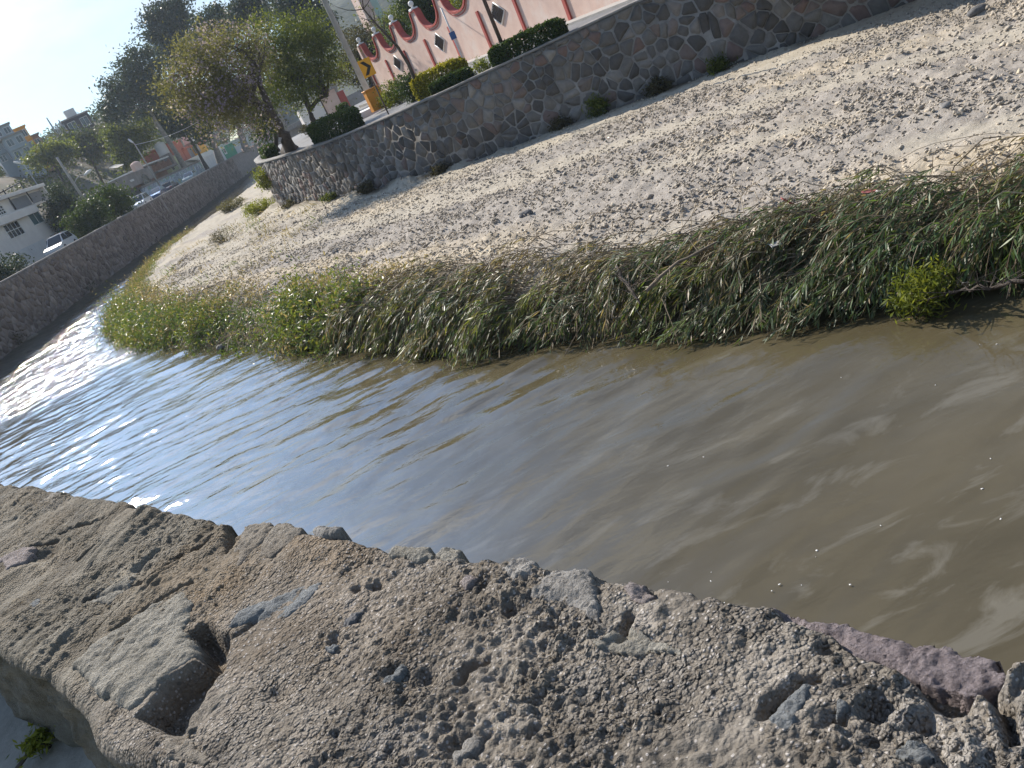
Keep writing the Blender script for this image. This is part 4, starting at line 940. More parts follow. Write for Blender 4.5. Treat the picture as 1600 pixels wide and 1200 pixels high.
# ---- flattened reeds along the bank
def bank_frame(s):
    p = BK.pos(s); n = BK.nrm(s); d = BK.pos(s + .3) - BK.pos(s - .3); return p, n, d / np.hypot(*d)
def arc_of(x, y): return float(BK.dist(np.array([x]), np.array([y]))[1][0])
def reeds():
    rng = np.random.default_rng(21)
    s0, s1, s2, s3 = arc_of(16, -2), arc_of(-4.2, 22), arc_of(-17.5, 44), arc_of(-23.8, 80)
    LC, LD, LN, LL, LW, LT = [], [], [], [], [], []; SP, SR, ST = [], [], []
    def gz(p):
        q = np.atleast_2d(p); return ground_base(q[:, 0], q[:, 1])
    # long reeds pressed down towards the water
    n_cl = 300
    for c in range(n_cl):
        s = rng.uniform(s0, s1 + 2.0); p, wn, td = bank_frame(s)
        off = rng.choice([rng.uniform(0.5, 1.2), rng.uniform(1.0, 2.0), rng.uniform(1.7, 2.75)], p=[.36, .40, .24])
        wid = 0.28; cdir = wn * rng.uniform(.45, .85) + td * rng.normal(.62, .30); cdir = cdir / np.hypot(*cdir)
        lift = rng.uniform(.04, .60) * (1.0 if off < 2 else .6); Lc = rng.uniform(1.0, 2.1); hue = np.clip(rng.normal(.60, .20), .15, 1)
        if off > 1.5 and rng.random() < .65: hue = rng.uniform(.1, .35)
        for k in range(15):
            b = p - wn * off + td * rng.normal(0, wid) + wn * rng.normal(0, wid * .8)
            d = cdir + rng.normal(0, .13, 2); d = d / np.hypot(*d); L_ = Lc * rng.uniform(.7, 1.15)
            z0 = gz(b)[0] + rng.uniform(-.02, .15); e = b + d * L_; z1 = max(gz(e)[0], 0.0) + rng.uniform(.0, .30)
            over = float(BK.dist(e[:1], e[1:])[0][0])
            lim = .12 + .75 * float(vnoise(s * 1.3, 2.0, 411)) ** 2 + rng.uniform(-.05, .12)
            if over < -lim: L_ = max(.5, L_ + over + lim); e = b + d * L_
            t = np.linspace(0, 1, 7)
            P = np.column_stack([b[0] + d[0] * L_ * t, b[1] + d[1] * L_ * t, z0 + (z1 - z0) * t + lift * rng.uniform(.7, 1.25) * np.sin(np.pi * t ** .8)])
            SP.append(P); SR.append(np.linspace(.009, .003, 7) * rng.uniform(.7, 1.3)); ST.append(np.clip(rng.normal(.45, .25), 0, 1))
            nl = int(26 * L_ / 1.6); tl = np.sort(rng.uniform(.22, 1.0, nl)); 
            C = np.stack([np.interp(tl, t, P[:, j]) for j in range(3)], -1)
            T = unit(np.stack([np.interp(tl, t, np.gradient(P[:, j])) for j in range(3)], -1))
            side = unit(np.cross(T, [0, 0, 1.0])) * np.where(np.arange(nl) % 2, 1, -1)[:, None]
            D = T * rng.uniform(.5, 1.0, nl)[:, None] + side * rng.uniform(.2, .7, nl)[:, None] + np.array([0, 0, -1.0]) * rng.uniform(-.1, .55, nl)[:, None]
            l = rng.uniform(.12, .27, nl) * (1.1 - .45 * (tl > .9)); D = unit(D)
            LC.append(C + D * l[:, None] * .5); LD.append(D); LN.append(np.array([0, 0, 1.0]) + rng.normal(0, .55, (nl, 3))); LL.append(l); LW.append(rng.uniform(.016, .034, nl))
            LT.append(np.clip(hue + rng.normal(0, .10, nl) - .45 * (rng.random(nl) < .10), 0, 1))
    V, F = leaf_geo(np.vstack(LC), np.vstack(LD), np.vstack(LN), np.concatenate(LL), np.concatenate(LW))
    props(link('flattened_reeds', npmesh('flattened_reeds', V, F, MAT['reed'], False, np.repeat(np.concatenate(LT), 4))), kind='stuff')
    # dry broken stalks lying through and above them
    for c in range(900):
        s = rng.uniform(s0, s2); p, wn, td = bank_frame(s); off = rng.uniform(.2, 3.4); b = p - wn * off
        d = wn * rng.uniform(.1, 1) + td * rng.normal(.3, .6); d = d / np.hypot(*d); L_ = rng.uniform(.5, 1.7); t = np.linspace(0, 1, 5)
        z0 = gz(b)[0] + rng.uniform(.0, .45); e = b + d * L_; z1 = max(gz(e)[0], 0) + rng.uniform(.02, .4)
        P = np.column_stack([b[0] + d[0] * L_ * t, b[1] + d[1] * L_ * t, z0 + (z1 - z0) * t + rng.uniform(0, .3) * np.sin(np.pi * t)])
        P[1:-1] += rng.normal(0, .025, (3, 3)); SP.append(P); SR.append(np.full(5, rng.uniform(.004, .011))); ST.append(np.clip(rng.normal(.6, .28), 0, 1))
    V, F, cnt = tubes_geo(SP, SR, 3)
    props(link('dry_stalks', npmesh('dry_stalks', V, F, MAT['stem'], True, np.repeat(ST, cnt))), kind='stuff')
    # leafy weeds round the nose, yellower and more upright
    C_, D_, L_, W_, T_ = [], [], [], [], []
    for c in range(1350):
        u = rng.random(); s = s1 - 1.5 + (s2 + 6 - s1) * u; p, wn, td = bank_frame(s); off = rng.choice([rng.uniform(-.15, 1.3), rng.uniform(.8, 2.8)], p=[.72, .28])
        mv = float(vnoise(s * 1.05, off * .9, 401)); 
        if mv < .34 and rng.random() < .75: continue
        b = p - wn * off + rng.normal(0, .16, 2); z = max(gz(b)[0], 0); h = rng.uniform(.25, .8) * (.35 + 1.5 * mv) * (1.0 if off < 1.6 else .55); n = 52
        q = rng.normal(size=(n, 3)) * np.array([.26, .26, h * .40]); C = np.array([b[0], b[1], z + h * .5]) + q; C[:, 2] = np.maximum(C[:, 2], .02)
        C_.append(C); D_.append(rng.normal(size=(n, 3)) + np.array([0, 0, .3])); L_.append(rng.uniform(.10, .22, n)); W_.append(rng.uniform(.025, .055, n))
        hue = np.clip(rng.normal(.52 + .42 * mv, .12), 0, 1) if (off < 1.3 and rng.random() < .8) or rng.random() < .2 else rng.uniform(.0, .32); T_.append(np.clip(hue + rng.normal(0, .12, n), 0, 1))
    C = np.vstack(C_); V, F = leaf_geo(C, np.vstack(D_), rng.normal(size=C.shape), np.concatenate(L_), np.concatenate(W_))
    props(link('bank_weeds', npmesh('bank_weeds', V, F, MAT['reed'], False, np.repeat(np.concatenate(T_), 4))), kind='stuff')
    # thin grass and dry tufts up the left edge and scattered over the far end of the bank
    C_, D_, L_, W_, T_ = [], [], [], [], []
    for c in range(740):
        if c < 620: s = rng.uniform(s2 - 2, s3); p, wn, td = bank_frame(s); b = p - wn * abs(rng.normal(0, .95))
        else: b = np.array([rng.uniform(-17, -5), rng.uniform(34, 62)])
        if BK.dist(b[:1], b[1:])[0][0] < -.2 or -WP.dist(b[:1], b[1:])[0][0] < .2: continue
        z = max(gz(b)[0], 0); n = 26; h = rng.uniform(.25, .7)
        C = np.array([b[0], b[1], z + h * .3]) + rng.normal(size=(n, 3)) * np.array([.28, .28, h * .3]); D = rng.normal(size=(n, 3)) * .5 + np.array([-.2, -.1, .8])
        C_.append(C); D_.append(D); L_.append(rng.uniform(.2, .5, n)); W_.append(rng.uniform(.02, .04, n)); hue = rng.choice([.08, .2, .3, .8], p=[.30, .30, .2, .2]); T_.append(np.clip(hue + rng.normal(0, .1, n), 0, 1))
    C = np.vstack(C_); V, F = leaf_geo(C, np.vstack(D_), rng.normal(size=C.shape), np.concatenate(L_), np.concatenate(W_))
    props(link('bank_grass', npmesh('bank_grass', V, F, MAT['reed'], False, np.repeat(np.concatenate(T_), 4))), kind='stuff')
reeds()

# ---- loose gravel and clods on the bank
def gravel():
    rng = np.random.default_rng(31)
    xs2, ys2, gs2 = [], [], []
    while sum(map(len, xs2)) < 72000:
        n = 60000; y = 2 + 56 * rng.random(n) ** 1.25; x = rng.uniform(-16, 24, n)
        sdk, _ = BK.dist(x, y); dw, sand, grey, mud, far = zones(x, y, sdk)
        k = (sdk > 1.6) & (dw > 0.15) & (rng.random(n) > 0.86 * sand) & (rng.random(n) < 0.25 + 0.75 * sstep(0.38, 0.58, fbm(x * 0.6, y * 0.6, 55, 4)))
        k &= np.abs(x) < 6 + 0.75 * y
        xs2.append(x[k]); ys2.append(y[k]); gs2.append(grey[k])
    x, y, grey = np.concatenate(xs2), np.concatenate(ys2), np.concatenate(gs2); m = len(x)
    r = 0.013 + 0.034 * rng.random(m) ** 2.2 + 0.05 * (rng.random(m) < 0.008)
    I = np.array([(1, 0, 0), (-1, 0, 0), (0, 1, 0), (0, -1, 0), (0, 0, 1), (0, 0, -1)], float)
    IF = np.array([(0, 2, 4), (2, 1, 4), (1, 3, 4), (3, 0, 4), (2, 0, 5), (1, 2, 5), (3, 1, 5), (0, 3, 5)])
    an = rng.uniform(0, 2 * np.pi, m); sc = np.stack([rng.uniform(.9, 1.6, m), rng.uniform(.8, 1.2, m), rng.uniform(.55, 1.0, m)], -1)
    P = (I[None] * rng.uniform(.75, 1.25, (m, 6, 1)) + rng.normal(0, .22, (m, 6, 3))) * sc[:, None] * r[:, None, None]
    ca, sa = np.cos(an)[:, None], np.sin(an)[:, None]
    Q = np.stack([P[..., 0] * ca - P[..., 1] * sa, P[..., 0] * sa + P[..., 1] * ca, P[..., 2]], -1)
    z = bank_z(x, y)[0] + r * 0.2
    Q += np.stack([x, y, z], -1)[:, None]
    F = (IF[None] + (np.arange(m) * 6)[:, None, None]).reshape(-1, 3)
    t = np.clip(0.80 - 0.50 * grey + rng.normal(0, .2, m), 0, 1)
    props(link('gravel', npmesh('gravel', Q.reshape(-1, 3), F, MAT['pebble'], True, np.repeat(t, 6))), kind='stuff')
def pebble_material():
    m, nt, b = nodes_of('pebbles'); v = coord(nt)
    c = ramp(nt, [(0.0, (0.27, 0.24, 0.205)), (0.5, (0.45, 0.395, 0.315)), (1.0, (0.62, 0.54, 0.405))], attr(nt, 'tint'))
    c = mix(nt, 0.5, c, ramp(nt, [(0.3, (0.6, 0.6, 0.6)), (0.7, (1.25, 1.25, 1.25))], noise(nt, 25, 4, 0.7, v)), 'MULTIPLY')
    nt.links.new(c, b.inputs['Base Color']); b.inputs['Roughness'].default_value = 0.95; bump(nt, b, noise(nt, 60, 4, 0.7, v), 0.6, 0.01); return m
MAT['pebble'] = pebble_material()
gravel()

# ================================================================== RIGHT BANK: road edge, pink wall, poles, hedges
def onplat(px, py, off):
    """point behind the retaining wall on the sight line's bearing, 'off' metres behind its face"""
    d = ray(px, py); d = d[:2] / np.hypot(*d[:2]); D = np.arange(31, 75, .1)
    dw, _ = WP.dist(d[0] * D, d[1] * D); j = np.argmax(dw > off) if (dw > off).any() else np.argmax(dw); x, y = d * D[j]
    return np.array([x, y, zplat(x, y)])
def wall_dir(x, y):
    _, a = WP.dist(np.array([x]), np.array([y])); t = WP.pos(a[0] + .4) - WP.pos(a[0] - .4); return math.atan2(t[1], t[0])
def bearing(px, py, D, z=None):
    p = atD(px, py, D)
    if z is not None: p[2] = z
    return p
MAT['pink'] = pmat('pink_plaster', (0.66, 0.49, 0.41), (0.56, 0.40, 0.335), 1.6, 0.9, 0.6, 14, 0.02, dirt=(0.66, 0.56, 0.50), dscale=0.7)
MAT['red'] = pmat('red_paint', (0.42, 0.085, 0.065), (0.33, 0.07, 0.055), 3.0, 0.7, 0.3, 20, 0.01)
MAT['white'] = pmat('white_paint', (0.78, 0.77, 0.75), (0.64, 0.63, 0.61), 1.5, 0.6, 0.2, 20, 0.01)
MAT['iron'] = pmat('dark_iron', (0.045, 0.04, 0.04), None, 4, 0.5, 0.2, 30, 0.005)
MAT['concrete'] = pmat('pole_concrete', (0.42, 0.39, 0.35), (0.30, 0.28, 0.25), 2.0, 0.85, 0.3, 18, 0.01)
MAT['rust'] = pmat('rusty_post', (0.11, 0.075, 0.06), (0.06, 0.045, 0.04), 4, 0.7, 0.3, 20, 0.01)
MAT['sign_yellow'] = pmat('sign_yellow', (0.75, 0.36, 0.02), (0.68, 0.32, 0.02), 2, 0.4, 0.0)
MAT['black'] = pmat('black_paint', (0.02, 0.02, 0.02), None, 3, 0.5, 0.0)
MAT['orange'] = pmat('orange_paint', (0.72, 0.30, 0.03), (0.62, 0.25, 0.03), 1.5, 0.6, 0.2, 20)
MAT['galv'] = pmat('galvanised_metal', (0.38, 0.38, 0.39), (0.28, 0.28, 0.29), 4, 0.45, 0.1, 20, 0.004, metal=0.5)
MAT['blue_sign'] = pmat('blue_sign_paint', (0.05, 0.12, 0.30), None, 2, 0.4, 0.0)
MAT['glass'] = pmat('window_glass', (0.05, 0.06, 0.07), (0.035, 0.04, 0.05), 1.0, 0.08, 0.0, spec=0.6)
def pink_wall():
    dirv = np.array([-0.279, 0.960]); s = 4.83; P0 = np.array([10.16, 42.0]); zb = 4.22
    def P(t): return P0 + dirv * s * t
    root = thing('pink_wall', 'tall pink plastered wall with scalloped red trimmed top and ball finials', 'wall', (P0[0], P0[1], zb), math.atan2(dirv[1], dirv[0]))
    ts = list(range(-7, 8)); TH = 0.13; HB, HP = 2.75, 4.15
    def top(q):                                          # one bay 0..1: tall shoulders, round scallop
        e = abs(q - .5) * 2
        if e > .80: return HP
        return HB + (HP - HB) * (1 - math.sqrt(max(0, 1 - (e / .80) ** 2.6)))
    qs = [0, .02, .08] + [.1 + .8 * k / 22 for k in range(23)] + [.92, .98, 1]
    for t in ts[:-1]:
        x0 = t * s; mb = MB(); pts = [(x0 + q * s, top(q)) for q in qs]
        mb.prism([(x0, -.5)] + [(x0 + s, -.5)] + pts[::-1], 'y', -TH, TH); mb.build('wall_panel', MAT['pink'], root)
        tr = MB()
        for a, b in zip(pts[:-1], pts[1:]):              # red trim capping the scallop
            dx, dz = b[0] - a[0], b[1] - a[1]; l = math.hypot(dx, dz) or 1; nx, nz = -dz / l * .13, dx / l * .13
            tr.prism([(a[0], a[1] + .004), (b[0], b[1] + .004), (b[0] + nx, b[1] + abs(nz) + .0), (a[0] + nx, a[1] + abs(nz))], 'y', -TH - .10, TH + .10)
        tr.build('trim', MAT['red'], root)
        fil = MB()
        lower = [(p[0], p[1] - .16) for p in pts]
        for a, b in zip(lower[3:-4], lower[4:-3]): fil.prism([a, b, (b[0], b[1] + .05), (a[0], a[1] + .05)], 'y', TH + .003, TH + .035)
        fil.build('moulding', MAT['red'], root)
        if t % 2 == 1:
            cx, cz, r, rx = x0 + s * .5, 1.75, .60, .95
            g = MB(); g.prism([(cx - rx, cz), (cx, cz - r), (cx + rx, cz), (cx, cz + r)], 'y', TH + .003, TH + .02); gr = g.build('grille', MAT['iron'], root)
            f = MB()
            for a, b in (((cx - rx, cz), (cx, cz - r)), ((cx, cz - r), (cx + rx, cz)), ((cx + rx, cz), (cx, cz + r)), ((cx, cz + r), (cx - rx, cz))):
                f.tube([(a[0], TH + .03, a[1]), (b[0], TH + .03, b[1])], .05, 4)
            f.build('grille_frame', MAT['white'], gr)
            for k in range(-4, 5):
                o = k * rx / 5; bar = MB(); h = r * (1 - abs(k) / 5) * .98
                bar.tube([(cx + o, TH + .045, cz - h), (cx + o, TH + .045, cz + h)], .018, 4); bar.build('bar', MAT['rust'], gr)
    for t in ts:
        x = t * s; mb = MB(); mb.box(x - .13, x + .13, TH + .002, TH + .10, -.5, 2.35); mb.build('pilaster', MAT['red'], root)
        mb = MB(); mb.bbox(x - .27, x + .27, -.26, .26, HP + .10, HP + .24, .03); mb.build('pier_cap', MAT['white'], root)
        mb = MB(); mb.lathe([(.14, HP + .24), (.08, HP + .28), (.07, HP + .36)], (x, 0, 0), 10); mb.sphere((x, 0, HP + .52), .19); mb.build('ball_finial', MAT['white'], root)
    mb = MB(); x = 7 * s; mb.box(x + .001, x + .45, -.3, .3, -.5, HP + .05); mb.build('end_pier', MAT['pink'], root)
    # pavement along its foot
    n = np.array([-.960, -.279]); o = [P(-7) + n * .1, P(7.4) + n * .1, P(7.4) + n * 1.9, P(-7) + n * 1.9]
    b = MB(); b.add([(q[0], q[1], z) for z in (3.7, zb + .06) for q in o], [(0, 1, 2, 3), (4, 5, 6, 7), (0, 1, 5, 4), (1, 2, 6, 5), (2, 3, 7, 6), (3, 0, 4, 7)])
    props(b.build('pavement', MAT['pave']), kind='structure')
pink_wall()

def post(name, label, cat, base, top_z, r, mat, r2=None, group=None):
    t = thing(name, label, cat, tuple(base), 0, group); mb = MB()
    mb.tube([(0, 0, -.2), (0, 0, (top_z - base[2]) * .5), (0, 0, top_z - base[2])], [r, (r + (r2 or r)) / 2, r2 or r], 10); mb.build('pole', mat, t); return t
# main concrete utility pole on its kerbed island
pb = bearing(585, 165, 54, 4.18)
up = post('utility_pole', 'tall concrete utility pole standing on the kerbed traffic island beside the yellow chevron sign', 'utility pole', pb, pb[2] + 10.5, .21, MAT['concrete'], .13)
mb = MB(); mb.box(-.9, .9, -.06, .06, 9.2, 9.32); mb.build('crossarm', MAT['galv'], up); mb = MB(); mb.box(-.7, .7, -.2, -.1, 8.0, 8.1); mb.build('crossarm', MAT['galv'], up)
for k in (-.8, -.3, .3, .8):
    mb = MB(); mb.lathe([(.05, 9.32), (.06, 9.4), (.03, 9.5)], (k, 0, 0), 8); mb.build('insulator', MAT['white'], up)
mb = MB(); mb.lathe([(.26, .05), (.26, .9), (.22, 1.0)], (0, 0, 0), 10); mb.build('white_band', MAT['white'], up)
E = [(pb[0] + 1.5 * math.cos(a) * 1.7, pb[1] + 2.0 * math.sin(a), 0) for a in np.linspace(0, 2 * math.pi, 20, endpoint=False)]
mb = MB(); mb.prism([(p[0], p[1]) for p in E], 'z', 3.9, 4.30); isl = mb.build('traffic_island', MAT['white']); props(isl, 'pale kerbed traffic island round the foot of the utility pole', 'traffic island')
# overhead cables
def cable(name, label, a, b, sag, r=.012, group=None):
    q = np.linspace(0, 1, 14)[:, None]; P = np.array(a) + (np.array(b) - np.array(a)) * q; P[:, 2] -= sag * 4 * (q * (1 - q))[:, 0]
    mb = MB(); mb.tube([tuple(p) for p in P], r, 5); return props(mb.build(name, MAT['white'] if r > .015 else MAT['black']), label, 'cable', group)
top = pb + np.array([0, 0, 8.05])
cable('cable', 'pale overhead cable running from the utility pole across the tower', top, bearing(640, -25, 60), .25, .03)
cable('cable', 'dark overhead wire crossing high over the road from the utility pole', pb + np.array([0, 0, 9.4]), (30, 48, 15.5), .6)
# chevron sign
sb = onplat(606, 176, .45)
sg = thing('chevron_sign', 'yellow road sign with a black chevron on a rusty post at the wall edge', 'road sign', tuple(sb), math.atan2(sb[0], -sb[1]) + .25)
H_ = zat(sb[0], sb[1], 568, 92) - sb[2]
mb = MB(); mb.box(-.03, .03, -.025, .025, -.3, H_ - .05); mb.build('post', MAT['rust'], sg)
mb = MB(); mb.bbox(-.30, .30, .028, .045, H_ - .78, H_, .004); bd = mb.build('board', MAT['sign_yellow'], sg)
mb = MB(); zc = H_ - .39
mb.prism([(.21, zc + .30), (.03, zc + .30), (-.21, zc), (.03, zc - .30), (.21, zc - .30), (-.03, zc)], 'y', .047, .051); mb.build('chevron', MAT['black'], bd)
mb = MB(); mb.box(-.30, .30, .026, .028, H_ - .78, H_); mb.build('board_back', MAT['galv'], bd)
# orange cabinet
ob = bearing(587, 158, 50, 4.2)
ca = thing('utility_cabinet', 'orange painted roadside cabinet behind the chevron sign post', 'cabinet', tuple(ob), .3)
mb = MB(); mb.bbox(-.42, .42, -.3, .3, -.1, 1.05, .03); mb.build('case', MAT['orange'], ca)
mb = MB(); mb.bbox(-.46, .46, -.34, .34, 1.051, 1.11, .02); mb.build('lid', MAT['orange'], ca)
mb = MB(); mb.box(-.36, -.015, -.318, -.302, .1, .96); mb.build('door', MAT['orange'], ca); mb = MB(); mb.box(.015, .36, -.318, -.302, .1, .96); mb.build('door', MAT['orange'], ca)
# thin pale pole with blue plate, rusty lamp column, sapling
b_ = bearing(729, 106, 45, 4.2); wp = post('sign_pole', 'thin pale pole with a small blue plate in front of the pink wall', 'sign pole', b_, zat(b_[0], b_[1], 686, 14), .045, MAT['white'])
mb = MB(); zz = zat(b_[0], b_[1], 706, 57) - b_[2]; mb.box(-.15, .15, -.075, -.055, zz - .16, zz + .20); mb.build('plate', MAT['blue_sign'], wp)
b_ = onplat(788, 78, .75); post('lamp_column', 'dark rusty steel column rising from the hedge on the retaining wall', 'post', b_, b_[2] + 6.5, .085, MAT['rust'], .07)
def sapling():
    D = 39.5; P = [onplat(658, 152, 1.2)]
    for px, py in ((650, 128), (638, 100), (622, 74), (604, 55), (586, 36), (568, 14)): P.append(bearing(px, py, np.hypot(*P[0][:2]) + .1))
    base = P[0]; t = thing('young_tree', 'bare leaning young tree trunk in front of the pink wall', 'tree', tuple(base)); P = [p - base for p in P]
    rng = np.random.default_rng(3); paths = [P]; rad = [np.linspace(.10, .03, len(P))]
    for k in range(14):
        i = rng.integers(3, len(P)); a = P[i]; e = a + np.array([rng.normal(0, .5), rng.normal(0, .5), rng.uniform(.3, 1.2)]); q = np.linspace(0, 1, 5)[:, None]
        paths.append(a + (e - a) * q + np.sin(np.pi * q) * rng.normal(0, .08, 3)); rad.append(np.linspace(.025, .006, 5))
    V, F, _ = tubes_geo(paths, rad, 6); link('trunk', npmesh('trunk', V, F, MAT['bark'], True), t)
    V, F, ti, C = leaf_cloud(rng, [(P[-1][0], P[-1][1], P[-1][2], .8, .8, .9)], 9, 7, .15, .14, .05, .5, .3); link('crown', npmesh('crown', V, F, MAT['leaf_green'], False, ti), t)
sapling()
# hedges and shrubs on the road edge
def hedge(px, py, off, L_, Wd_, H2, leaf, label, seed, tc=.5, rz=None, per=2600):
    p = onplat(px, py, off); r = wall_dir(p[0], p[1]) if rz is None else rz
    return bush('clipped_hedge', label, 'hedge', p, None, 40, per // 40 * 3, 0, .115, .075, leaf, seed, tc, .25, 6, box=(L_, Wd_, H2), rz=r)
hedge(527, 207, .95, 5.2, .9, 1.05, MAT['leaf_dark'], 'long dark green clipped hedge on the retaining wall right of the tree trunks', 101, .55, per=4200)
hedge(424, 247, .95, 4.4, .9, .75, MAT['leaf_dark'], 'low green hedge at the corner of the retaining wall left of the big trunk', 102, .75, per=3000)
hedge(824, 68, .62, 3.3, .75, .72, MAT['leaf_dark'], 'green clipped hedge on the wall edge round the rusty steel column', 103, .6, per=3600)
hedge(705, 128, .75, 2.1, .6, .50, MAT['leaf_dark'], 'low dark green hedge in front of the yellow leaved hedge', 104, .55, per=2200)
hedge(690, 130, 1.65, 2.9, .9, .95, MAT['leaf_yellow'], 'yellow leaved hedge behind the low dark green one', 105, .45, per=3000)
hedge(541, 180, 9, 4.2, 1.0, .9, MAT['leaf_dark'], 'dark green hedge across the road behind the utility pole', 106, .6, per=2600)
p = onplat(752, 101, .9); bush('small_shrub', 'small green shrub between the two hedges on the wall edge', 'shrub', p, (.42, .36, .28), 22, 40, .10, .10, .05, MAT['leaf_green'], 107, .55)
p = onplat(640, 142, 2.6); bush('round_shrub', 'dark green round shrub by the leaning young tree', 'shrub', p, (.75, .7, .66), 40, 60, .16, .11, .06, MAT['leaf_dark'], 108, .5)
p = onplat(620, 150, 4.6); bush('round_shrub', 'grey green shrub between the yellow shrub and the dark one', 'shrub', p, (.8, .7, .72), 40, 60, .16, .11, .06, MAT['leaf_green'], 109, .35)
p = onplat(606, 152, 5.0); bush('round_shrub', 'small yellow leaved shrub beside the orange cabinet', 'shrub', p, (.55, .5, .42), 30, 50, .12, .10, .06, MAT['leaf_yellow'], 110, .5)
p = onplat(501, 195, 7.0); bush('round_shrub', 'small yellow green shrub behind the long dark hedge', 'shrub', p, (.6, .5, .35), 22, 40, .12, .12, .07, MAT['leaf_yellow'], 111, .3)
p = onplat(484, 207, 5.0); bush('round_shrub', 'dull olive shrub left of the second tree trunk', 'shrub', p, (.6, .6, .45), 22, 40, .14, .12, .07, MAT['leaf_dry'], 112, .6)
# growth at the foot of the retaining wall
def footplant(px, py, r, leaf, label, seed, tc=.5, L_=.16, n=26, off=-.35, name='wall_plant'):
    p = onplat(px, py, off); p[2] = ground_base(p[:1], p[1:2])[0]
    return bush(name, label, 'plant', p, r, n, 36, .12, L_, .045, leaf, seed, tc, .3, 5, droop=.3)
footplant(938, 178, (.46, .42, .42), MAT['leaf_green'], 'green bushy plant at the foot of the wall, largest there', 121, .3)
footplant(880, 200, (.55, .4, .26), MAT['leaf_dry'], 'brown dry plant at the wall foot left of the green bushy one', 122, .2)
footplant(1032, 148, (.55, .4, .30), MAT['leaf_dry'], 'olive and brown plant at the wall foot with one green tuft', 123, .35)
footplant(1125, 112, (.45, .35, .28), MAT['leaf_green'], 'rightmost small green plant at the foot of the wall', 124, .15)
footplant(690, 272, (.5, .4, .2), MAT['leaf_dry'], 'brown debris heap at the wall foot halfway along', 125, .1)
footplant(575, 302, (.5, .4, .3), MAT['leaf_dry'], 'dry brown plant at the wall foot near the left end', 126, .25)
footplant(520, 318, (.4, .4, .25), MAT['leaf_green'], 'low green weed at the wall foot near its corner', 127, .3)
footplant(455, 322, (.6, .5, .3), MAT['leaf_dry'], 'dry grey brown weeds at the left end of the wall foot', 128, .5)
p = np.array([-9.0, 57.2, ground_base(np.array([-9.0]), np.array([57.2]))[0] + 1.5]); bush('climbing_shrub', 'yellow green shrub growing out of the corner of the retaining wall', 'shrub', p, (.5, .6, .8), 34, 40, .18, .14, .08, MAT['leaf_green'], 129, .75)
p = at(410, 330, .9); bush('round_shrub', 'low bright green clump on the sand below the wall corner', 'shrub', p, (1.3, 1.6, .4), 40, 60, .2, .2, .05, MAT['leaf_green'], 130, .8)
p = at(362, 328, .9); bush('round_shrub', 'low tan grass clump left of the bright green one', 'shrub', p, (1.3, 1.6, .45), 40, 50, .2, .25, .05, MAT['leaf_dry'], 131, .8)
p = at(352, 378, .85); bush('dead_shrub', 'dead brown twiggy shrub on the sand at the end of the bank', 'shrub', p, (1.0, 1.0, .45), 30, 26, .2, .25, .02, MAT['leaf_dry'], 132, .1, stems=20)
p = at(1446, 484, .05); bush('water_bush', 'ragged yellow green bush at the water edge in front of the reeds', 'shrub', p, (.42, .40, .36), 64, 26, .10, .12, .026, MAT['leaf_green'], 133, .55, .3, stems=18, shell=.6)

# ---- trees round the nose of the road
def blob(px, py, D, rpx, rz=None):
    p = atD(px, py, D); r = rpx * D / 1290; return (p[0], p[1], p[2], r, r, (rz or rpx) * D / 1290)
D1 = 52; b1 = onplat(455, 240, 1.6)
tree('jacaranda_tree', 'jacaranda with thick dark trunk and thinning mauve blossom beside the road bend', 'tree',
     [b1, atD(449, 222, 51.5), atD(438, 200, 51.5), atD(428, 182, 51.5)], .40,
     [blob(335, 125, 50, 58), blob(300, 105, 51, 40), blob(375, 85, 53, 48), blob(375, 165, 51, 42), blob(285, 150, 51, 34), blob(345, 185, 50, 38), blob(408, 190, 50, 26), blob(325, 75, 53, 34), blob(390, 215, 50, 16)],
     420, 46, .42, .20, .07, MAT['leaf_jac'], MAT['bark'], 201, 46, .12, 0.2, .62, .3, .55,
     extra=(MAT['blossom'], 170, 20, .15), tops=[np.array(atD(395, 150, 51)) - b1, np.array(atD(352, 120, 51)) - b1, np.array(atD(405, 110, 52)) - b1])
b2 = onplat(493, 203, 5.5); D2 = float(np.hypot(*b2[:2]))
tree('shade_tree', 'dense green shade tree with forked trunk left of the utility pole', 'tree',
     [b2, atD(489, 188, D2), atD(484, 172, D2)], .32,
     [blob(450, 70, D2, 48), blob(490, 95, D2, 44), blob(430, 110, D2, 44), blob(465, 135, D2 - 1, 40), blob(520, 110, D2, 28), blob(415, 60, D2, 36), blob(480, 50, D2, 34), blob(420, 155, D2 - 1, 30), blob(505, 65, D2, 28), blob(400, 100, D2 - 2, 30)],
     520, 56, .40, .22, .09, MAT['leaf_green'], MAT['bark'], 202, 54, .11, .1, .42, .26, .6, tops=[np.array(atD(470, 130, D2)) - b2, np.array(atD(512, 150, D2)) - b2, np.array(atD(450, 110, D2)) - b2])
b3 = onplat(432, 236, 3.2)
tree('hanging_tree', 'slim tree with hanging dark green leaves behind the jacaranda trunk', 'tree', [b3, atD(428, 200, 54), atD(418, 185, 54)], .2,
     [blob(408, 205, 53, 15, 22), blob(400, 180, 54, 18)], 60, 40, .3, .2, .06, MAT['leaf_dark'], MAT['bark'], 203, 12, .06, 1.2, .6, .2)
